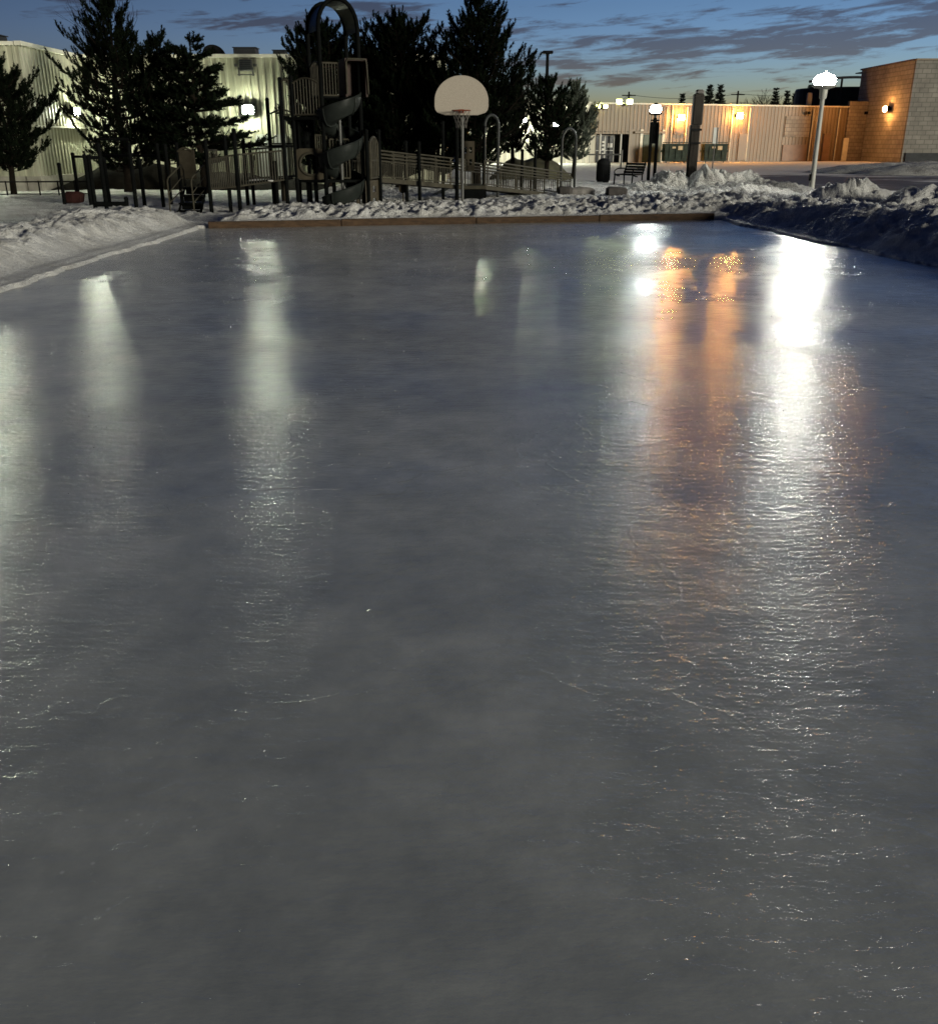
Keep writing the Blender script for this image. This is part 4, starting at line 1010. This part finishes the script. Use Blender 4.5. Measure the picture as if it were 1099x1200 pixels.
def arch(pxa, pya, pxb, pyb, pyt):
    a_, b_ = gp(pxa, pya), gp(pxb, pyb); zt = at((pxa+pxb)/2, pyt, a_.y).z; r_ = (b_-a_).length/2
    zs = zt-r_; pts = [(a_.x, a_.y, -.1), (a_.x, a_.y, zs)]
    for i in range(1, 12):
        an = math.pi*i/12; P = a_.lerp(b_, .5-.5*math.cos(an)); pts.append((P.x, P.y, zs+r_*math.sin(an)))
    pts += [(b_.x, b_.y, zs), (b_.x, b_.y, -.1)]
    g = MB(); g.tube(pts, .042, 10); g.build('entry_arch', 'arch_metal', pr_, True)
arch(567.5, 237, 583, 236, 134); arch(656.5, 228, 672.5, 227, 150)
# panel with holes at the landing, drum, wheel
holed_panel((at(541, 190, 29.4).x, 29.4), (at(556, 190, 29.4).x, 29.4), .9, 1.72, (2, 2), 'tan_plastic', 'play_panel')
c = at(472, 221, 26.8); g = MB(); g.tube([(c.x, 26.75, c.z), (c.x, 26.88, c.z)], .11, 18); g.tube([(c.x+.0, 26.85, -.05), (c.x, 26.85, c.z)], .02); g.build('play_drum', 'tan_plastic', pr_, True)
# small straight slide behind the ramp
s0_, s1_ = at(560, 205, 32), at(500, 236, 30.5); 
g = MB(); d = Vector((at(520, 217, 31).x-at(500, 236, 30.5).x, 1.2, 0))
a_ = at(527, 216, 31.5); b_ = at(497, 236, 29.6); g.add([(a_.x, a_.y, a_.z), (a_.x+.15, a_.y+.5, a_.z), (b_.x+.15, b_.y+.5, .1), (b_.x, b_.y, .1), (a_.x, a_.y, a_.z-.05), (a_.x+.15, a_.y+.5, a_.z-.05), (b_.x+.15, b_.y+.5, .05), (b_.x, b_.y, .05)], [(0, 1, 2, 3), (7, 6, 5, 4), (0, 3, 7, 4), (1, 5, 6, 2), (0, 4, 5, 1), (3, 2, 6, 7)]); g.build('straight_slide', 'teal_plastic', pr_)
for px, pb in ((567, 232), (602, 228)):
    pass
# left climber
pc = thing('play_climber', gp(120, 248), 'left group of dark climbing posts joined by thin beams', 'climbing frame')
pts_ = {}
for i, (px, pb, pt) in enumerate(((76, 239, 192), (93, 236, 180), (107, 241, 182), (113, 250.5, 183), (126, 250.5, 169), (129, 240, 187), (161, 250.5, 169), (170, 243, 187), (192, 243, 169), (201, 241, 170), (150, 250.5, 232), (214, 240, 168))):
    pts_[i] = postp(px, pb, pt, .05, pc)
def beam(a_, b_, za, zb_, r=.035):
    g = MB(); g.tube([(a_.x, a_.y, za), (b_.x, b_.y, zb_)], r, 8); g.build('beam', 'green_post', pc, True)
beam(pts_[1], pts_[5], 1.3, 1.3); beam(pts_[5], pts_[8], 1.35, 1.35); beam(pts_[3], pts_[10], .28, .28, .06); beam(pts_[4], pts_[6], 1.75, 1.75); beam(pts_[2], pts_[5], 1.28, 1.28)
# pipe fence at the left
r = thing('pipe_fence', (-17, 32.5, 0), 'low dark pipe fence in front of the left wall', 'fence')
fa, fb_ = at(-20, 213, 32.5), at(104, 212.5, 33.0); zr = .42
zr = fa.z
g = MB(); g.tube([(fa.x, 32.5, zr), (fb_.x, 33.0, zr)], .022, 8); g.tube([(fa.x, 32.5, .1), (fb_.x, 33.0, .1)], .015, 6); g.build('rail', 'dark_metal', r)
for t in (.0, .21, .52, .70, .86, 1):
    x_ = fa.x+(fb_.x-fa.x)*t; g = MB(); g.tube([(x_, 32.5+.5*t, 0), (x_, 32.5+.5*t, zr+.03)], .025, 8); g.build('post', 'dark_metal', r)
# low hedge of dark scrub along the left wall
# ------------------------------------------------------------------ pines
def shoot(g, p, d, L, rad, n, rnd):
    """a needle-clad shoot: short fine blades round an axis"""
    d = d.normalized(); u = d.orthogonal().normalized(); w = d.cross(u)
    for i in range(n):
        t = rnd.random(); q_ = p+d*L*t; an = rnd.random()*6.283
        rr = rad*(1.0-.45*t)*rnd.uniform(.75, 1.2)
        o_ = (u*math.cos(an)+w*math.sin(an)); tip = q_+o_*rr*.80+d*rr*.75
        side = o_.cross(d).normalized()*(.017+.007*rnd.random())*(rad/.13)
        b = len(g.v); g.v += [tuple(q_-side), tuple(q_+side), tuple(tip)]; g.f.append((b, b+1, b+2))
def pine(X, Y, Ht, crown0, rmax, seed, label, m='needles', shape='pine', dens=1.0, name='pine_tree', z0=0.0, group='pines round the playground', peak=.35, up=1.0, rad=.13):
    rnd = random.Random(seed)
    root = thing(name, (X, Y, z0), label, 'tree', group)
    tr = MB(); lean = Vector((rnd.uniform(-.03, .03), rnd.uniform(-.03, .03), 1))
    P = lambda z: Vector((X, Y, z0))+lean*z+Vector((.04*math.sin(z*1.7+seed), .04*math.cos(z*1.3+seed), 0))
    tr.tube([P(Ht*i/10-.1*(i == 0)) for i in range(11)], [max(.018, .028*Ht*(1-i/10.5)) for i in range(11)], 9)
    tr.build('trunk', 'bark', root, True)
    nd = MB(); br = MB()
    z = crown0
    while z < Ht*.985:
        f = (z-crown0)/(Ht-crown0)
        if shape == 'pine': R_ = rmax*min(1, .62+f/peak*.38)*(1-max(0, (f-peak)/(1-peak))**1.35*.93)
        elif shape == 'layer': R_ = rmax*(1-f)**.7*rnd.uniform(.75, 1.1)+.15
        else: R_ = rmax*(1-f)**.9+.06
        nb = 7 if f < .8 else 5
        ph = rnd.random()*6.28
        for k_ in range(nb):
            an = ph+6.283*k_/nb+rnd.uniform(-.35, .35); L = R_*rnd.uniform(.55, 1.2)
            out = Vector((math.cos(an), math.sin(an), 0)); s0 = P(min(Ht*.99, z+rnd.uniform(-.16, .16)*(1.6 if shape == 'layer' else 1)))
            rise = (-.10+.75*f)*up*(1 if shape != 'layer' else .4)
            pts = [s0]
            for i in range(1, 6):
                t = i/5; pts.append(s0+out*L*t+Vector((0, 0, L*(rise*t*.5+up*.45*t*t*t*(1 if shape != 'layer' else .3))))+Vector((rnd.uniform(-.03, .03), rnd.uniform(-.03, .03), 0))*L)
            br.tube(pts, [.022*(1-.8*i/5)*(.5+L) for i in range(6)], 4, False)
            ns = max(4, int(L*9.5*dens)+3)
            for j in range(ns):
                t = .22+.78*(j+rnd.random()*.8)/ns; t = min(1, t); kk = min(4, int(t*5)); q_ = pts[kk].lerp(pts[kk+1], t*5-kk)
                sd = out.cross(Vector((0, 0, 1)))*rnd.choice((-1, 1)); reach = (1-t*.6)*L*.55*rnd.uniform(.2, 1.1)
                tip = q_+sd*reach*.8+out*reach*.5+Vector((0, 0, reach*(.15+.35*f)*up))
                if reach > .12: br.tube([q_, tip], .006, 3, False)
                dd = (out*.45+sd*.35*rnd.random()+Vector((rnd.uniform(-.35, .35), rnd.uniform(-.35, .35), (.55+.75*f+rnd.uniform(0, .4))*up)))
                if shape == 'layer': dd = out*.8+sd*.9*rnd.random()+Vector((0, 0, rnd.uniform(-.1, .9)))
                sl_ = rnd.uniform(.20, .36)*(rad/.13)
                shoot(nd, tip, dd, sl_, rad, 34, rnd)
                if rnd.random() < .8: shoot(nd, q_.lerp(tip, .45), dd+Vector((rnd.uniform(-.6, .6), rnd.uniform(-.6, .6), 0)), sl_*.85, rad, 26, rnd)
            shoot(nd, pts[-1], out*.5+Vector((0, 0, (.8+f)*up if shape != 'layer' else .2)), .34*(rad/.13), rad*.95, 40, rnd)
        z += rnd.uniform(.20, .30)*(1+.25*(1-f))*(1.35 if shape == 'layer' else 1)*(rad/.13)**.5/ (1 if dens >= 1 else .9)
    shoot(nd, P(Ht*.93), Vector((0, 0, 1)), .42*(rad/.13), rad*.9, 60, rnd)
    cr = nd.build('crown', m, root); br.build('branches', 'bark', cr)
    return root
def pine_px(pxc, pyt, Y, cwpx, pycb, seed, label, **kw):
    base = at(pxc, 168, Y); X = base.x; Ht = at(pxc, pyt, Y).z; s_ = (Y/1.08)/F
    c0 = max(.4, at(pxc, pycb, Y).z)
    # perspective lean: centre column measured mid-crown
    return pine(X, Y, Ht, c0, cwpx*s_/2, seed, label, **kw)
pine_px(8, 76, 33.5, 112, 196, 11, 'dark pine cut by the left edge in front of the cream wall', peak=.3)
pine_px(144, 0, 34.5, 132, 196, 12, 'tall dark pine left of centre of the cream building, taller of the left pair', dens=.72, peak=.25)
pine_px(234, 48, 34.0, 124, 184, 13, 'layered dark pine with flat open branches beside the bright wall lamp', shape='layer', dens=1.15, up=1.0)
pine_px(384, 32, 37.0, 104, 200, 14, 'dark round-topped pine directly behind the slide tower', dens=1.3, peak=.6)
pine_px(466, 26, 36.5, 108, 202, 15, 'broad black pine right of the slide tower', dens=1.45, peak=.6)
pine_px(560, 2, 35.0, 136, 190, 16, 'tallest dark pine rising behind the backboard', dens=1.15, peak=.28)
pine_px(425, 60, 38.5, 84, 204, 19, 'narrow dark pine filling the gap between tower and broad pine', dens=1.2, peak=.5)
pine_px(642, 92, 44.0, 74, 186, 17, 'small open pine in front of the tall parking light', dens=.75, peak=.3)
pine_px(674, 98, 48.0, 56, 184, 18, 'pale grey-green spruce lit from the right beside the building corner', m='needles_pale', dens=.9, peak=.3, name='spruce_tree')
pine_px(600, 100, 46.0, 40, 175, 20, 'slim small pine between the tallest pine and the small open one', dens=.7, peak=.3)
pine_px(512, 92, 37.5, 84, 200, 23, 'low dark pine between the broad pine and the tallest pine', dens=1.2, peak=.5)
pine_px(192, 46, 36.0, 84, 188, 24, 'dark pine standing between the tall left pine and the layered one', dens=.5, peak=.4)
# far conifers
far_l = {831: 'left of two pointed spruces above the tan roof', 843: 'right of two pointed spruces above the tan roof', 797: 'lone faint spruce tip above the left orange lamp', 908: 'dark spruce right of the bare tree', 922: 'spruce behind the roof, second right of the bare tree', 931: 'small spruce tip near the street lamp', 937: 'smallest spruce tip near the street lamp', 950: 'spruce directly behind the street lamp head'}
for i, (px, pyt, w) in enumerate(((831, 99, 16), (843, 97.5, 15), (797, 110, 10), (908, 103, 14), (922, 107, 11), (931, 110, 8), (937, 110, 8), (950, 100, 14))):
    Y = 170; X = at(px, 120, Y).x; Ht = at(px, pyt, Y).z
    pine(X, Y, Ht, 2.0, w/F*Y/1.1/2*1.5, 60+i, far_l[px], m='far_tree', shape='fir', dens=.8, name='spruce_tree', group='conifers on the horizon', rad=.17, up=.15)
# bare trees
def bare(X, Y, Ht, spread, seed, label, depth=5, r0=None, cat='tree', k0=.28):
    rnd = random.Random(seed); root = thing('bare_tree', (X, Y, 0), label, 'tree', 'leafless trees'); g = MB(); tk = MB(); r0 = r0 or Ht*.02
    def grow(mb, p, d, L, r, n):
        q_ = p+d*L; mid = p.lerp(q_, .5)+Vector((rnd.uniform(-1, 1), rnd.uniform(-1, 1), 0))*L*.06
        mb.tube([p, mid, q_], [r, r*.85, r*.68], 5, False)
        if n == 0: return
        for _ in range(3 if n > 1 else 2):
            a_ = rnd.uniform(0, 6.28); s_ = spread*rnd.uniform(.6, 1.2)
            nd_ = (d+Vector((math.cos(a_)*s_, math.sin(a_)*s_, rnd.uniform(-.05, .25)))).normalized()
            grow(g, q_, nd_, L*rnd.uniform(.62, .82), r*.6, n-1)
    grow(tk, Vector((X, Y, 0)), Vector((0, 0, 1)), Ht*k0, r0, depth)
    tk.build('trunk', 'bark', root); g.build('crown', 'bark', root)
c = at(896, 120, 160); bare(c.x, 160, at(896, 96, 160).z, .62, 5, 'wide bare tree above the tan roof', 5, .22)
c = at(775, 120, 165); bare(c.x, 165, at(775, 108, 165).z*1.0, .6, 8, 'faint bare tree top behind the path lamp', 4, .15)
c = at(102, 120, 43.5); bare(c.x, 50, at(90, 12, 50).z, .42, 6, 'thin bare tree reaching above the cream roof behind the tall pine', 5, .08, k0=.36)
# ------------------------------------------------------------------ world
w = bpy.data.worlds.new('World'); sc.world = w; w.use_nodes = True; nt = w.node_tree; nt.nodes.clear()
out = nt.nodes.new('ShaderNodeOutputWorld'); bg = nt.nodes.new('ShaderNodeBackground'); nt.links.new(bg.outputs[0], out.inputs[0])
sky = nt.nodes.new('ShaderNodeTexSky'); sky.sky_type = 'NISHITA'; sky.sun_disc = False
FILL_AZ = R(152)      # the added low warm-white fill falls from behind the camera, to the right
sky.sun_elevation = R(-3.5); sky.sun_rotation = R(30); sky.air_density = 1.0; sky.dust_density = .6; sky.ozone_density = 2.5
tc = nt.nodes.new('ShaderNodeTexCoord'); sx = nt.nodes.new('ShaderNodeSeparateXYZ'); nt.links.new(tc.outputs['Generated'], sx.inputs[0])
azx = math_n(nt, 'DIVIDE', sx.outputs['X'], math_n(nt, 'MAXIMUM', math_n(nt, 'ABSOLUTE', sx.outputs['Y']), .05))
cxz = nt.nodes.new('ShaderNodeCombineXYZ'); nt.links.new(math_n(nt, 'MULTIPLY', azx, 10.0), cxz.inputs[0])
el = math_n(nt, 'ADD', math_n(nt, 'MULTIPLY', sx.outputs['Z'], 85.0), math_n(nt, 'MULTIPLY', azx, -5.0)); nt.links.new(el, cxz.inputs[1]); nt.links.new(sx.outputs['Y'], cxz.inputs[2])
n1 = nz(nt, cxz.outputs[0], 1.5, 9, .64); n1.inputs['Distortion'].default_value = .3
# bank of cloud: gaussian-like window in azimuth and elevation
def win(a0, e0, wa, we):
    da = math_n(nt, 'DIVIDE', math_n(nt, 'SUBTRACT', azx, a0), wa); de = math_n(nt, 'DIVIDE', math_n(nt, 'SUBTRACT', sx.outputs['Z'], e0), we)
    s_ = math_n(nt, 'ADD', math_n(nt, 'MULTIPLY', da, da), math_n(nt, 'MULTIPLY', de, de)); return math_n(nt, 'POWER', 2.718, math_n(nt, 'MULTIPLY', s_, -1.0))
W1 = math_n(nt, 'ADD', win(.25, .084, .22, .025), win(.47, .113, .12, .022))
W2 = math_n(nt, 'ADD', win(-.07, .110, .10, .022), win(-.22, .105, .06, .010))
W3 = math_n(nt, 'ADD', win(.10, .055, .10, .008), win(-.36, .118, .05, .012))
Wt = math_n(nt, 'ADD', W1, math_n(nt, 'ADD', math_n(nt, 'MULTIPLY', W2, .75), math_n(nt, 'MULTIPLY', W3, .55)))
cl = math_n(nt, 'ADD', n1.outputs['Fac'], math_n(nt, 'MULTIPLY', math_n(nt, 'MINIMUM', Wt, 1.0), .29))
cm = ramp(nt, cl, [(.63, 0.0), (.76, 1.0)])
hi = ramp(nt, sx.outputs['Z'], [(.0, 0.0), (.035, 1.0), (.2, 1.0), (.35, .0)])
cf = math_n(nt, 'MULTIPLY', math_n(nt, 'MULTIPLY', cm.outputs[0], hi.outputs[0]), .88)
mixs = N(nt, 'ShaderNodeMix', data_type='RGBA', blend_type='MIX')
nt.links.new(cf, mixs.inputs[0])
SKYK = nt.nodes.new('ShaderNodeVectorMath'); SKYK.operation = 'SCALE'; SKYK.inputs['Scale'].default_value = 3.0
tint = ramp(nt, sx.outputs['Z'], [(0.0, (.36, .60, .95)), (.05, (.29, .47, .68)), (.12, (.225, .33, .39)), (.26, (.22, .35, .44)), (.55, (.085, .115, .13))])
tm = N(nt, 'ShaderNodeMix', data_type='RGBA', blend_type='MULTIPLY'); tm.inputs[0].default_value = 1
nt.links.new(sky.outputs[0], tm.inputs[6]); nt.links.new(tint.outputs[0], tm.inputs[7]); nt.links.new(tm.outputs[2], SKYK.inputs[0])
nt.links.new(SKYK.outputs[0], mixs.inputs[6]); 
grey = nt.nodes.new('ShaderNodeMix'); grey.data_type = 'RGBA'; grey.blend_type = 'MULTIPLY'; grey.inputs[0].default_value = 1
nt.links.new(SKYK.outputs[0], grey.inputs[6]); grey.inputs[7].default_value = (.50, .33, .30, 1); nt.links.new(grey.outputs[2], mixs.inputs[7])
nt.links.new(mixs.outputs[2], bg.inputs[0]); bg.inputs[1].default_value = 2.0
sl_ = bpy.data.lights.new('street_fill', 'SUN'); so = bpy.data.objects.new('street_fill', sl_); col.objects.link(so)
sl_.energy = 3.5; sl_.angle = R(12); sl_.color = (1.0, .96, .80)  # added soft fill standing in for street lighting out of view
d = Vector((-.72, .67, -.125)).normalized(); so.rotation_euler = d.to_track_quat('-Z', 'Y').to_euler()
# ------------------------------------------------------------------ render settings
sc.view_settings.view_transform = 'Standard'; sc.view_settings.look = 'None'; sc.view_settings.exposure = 0; sc.view_settings.gamma = 1
sc.render.engine = 'CYCLES'; sc.cycles.use_denoising = True; sc.cycles.denoising_prefilter = 'NONE'; sc.cycles.filter_width = 1.6; sc.cycles.max_bounces = 5; sc.cycles.diffuse_bounces = 3; sc.cycles.glossy_bounces = 3
sc.cycles.sample_clamp_indirect = 4; sc.cycles.use_light_tree = True; sc.cycles.caustics_reflective = False; sc.cycles.caustics_refractive = False
for o in bpy.data.objects:
    if '_o' in o: del o['_o']
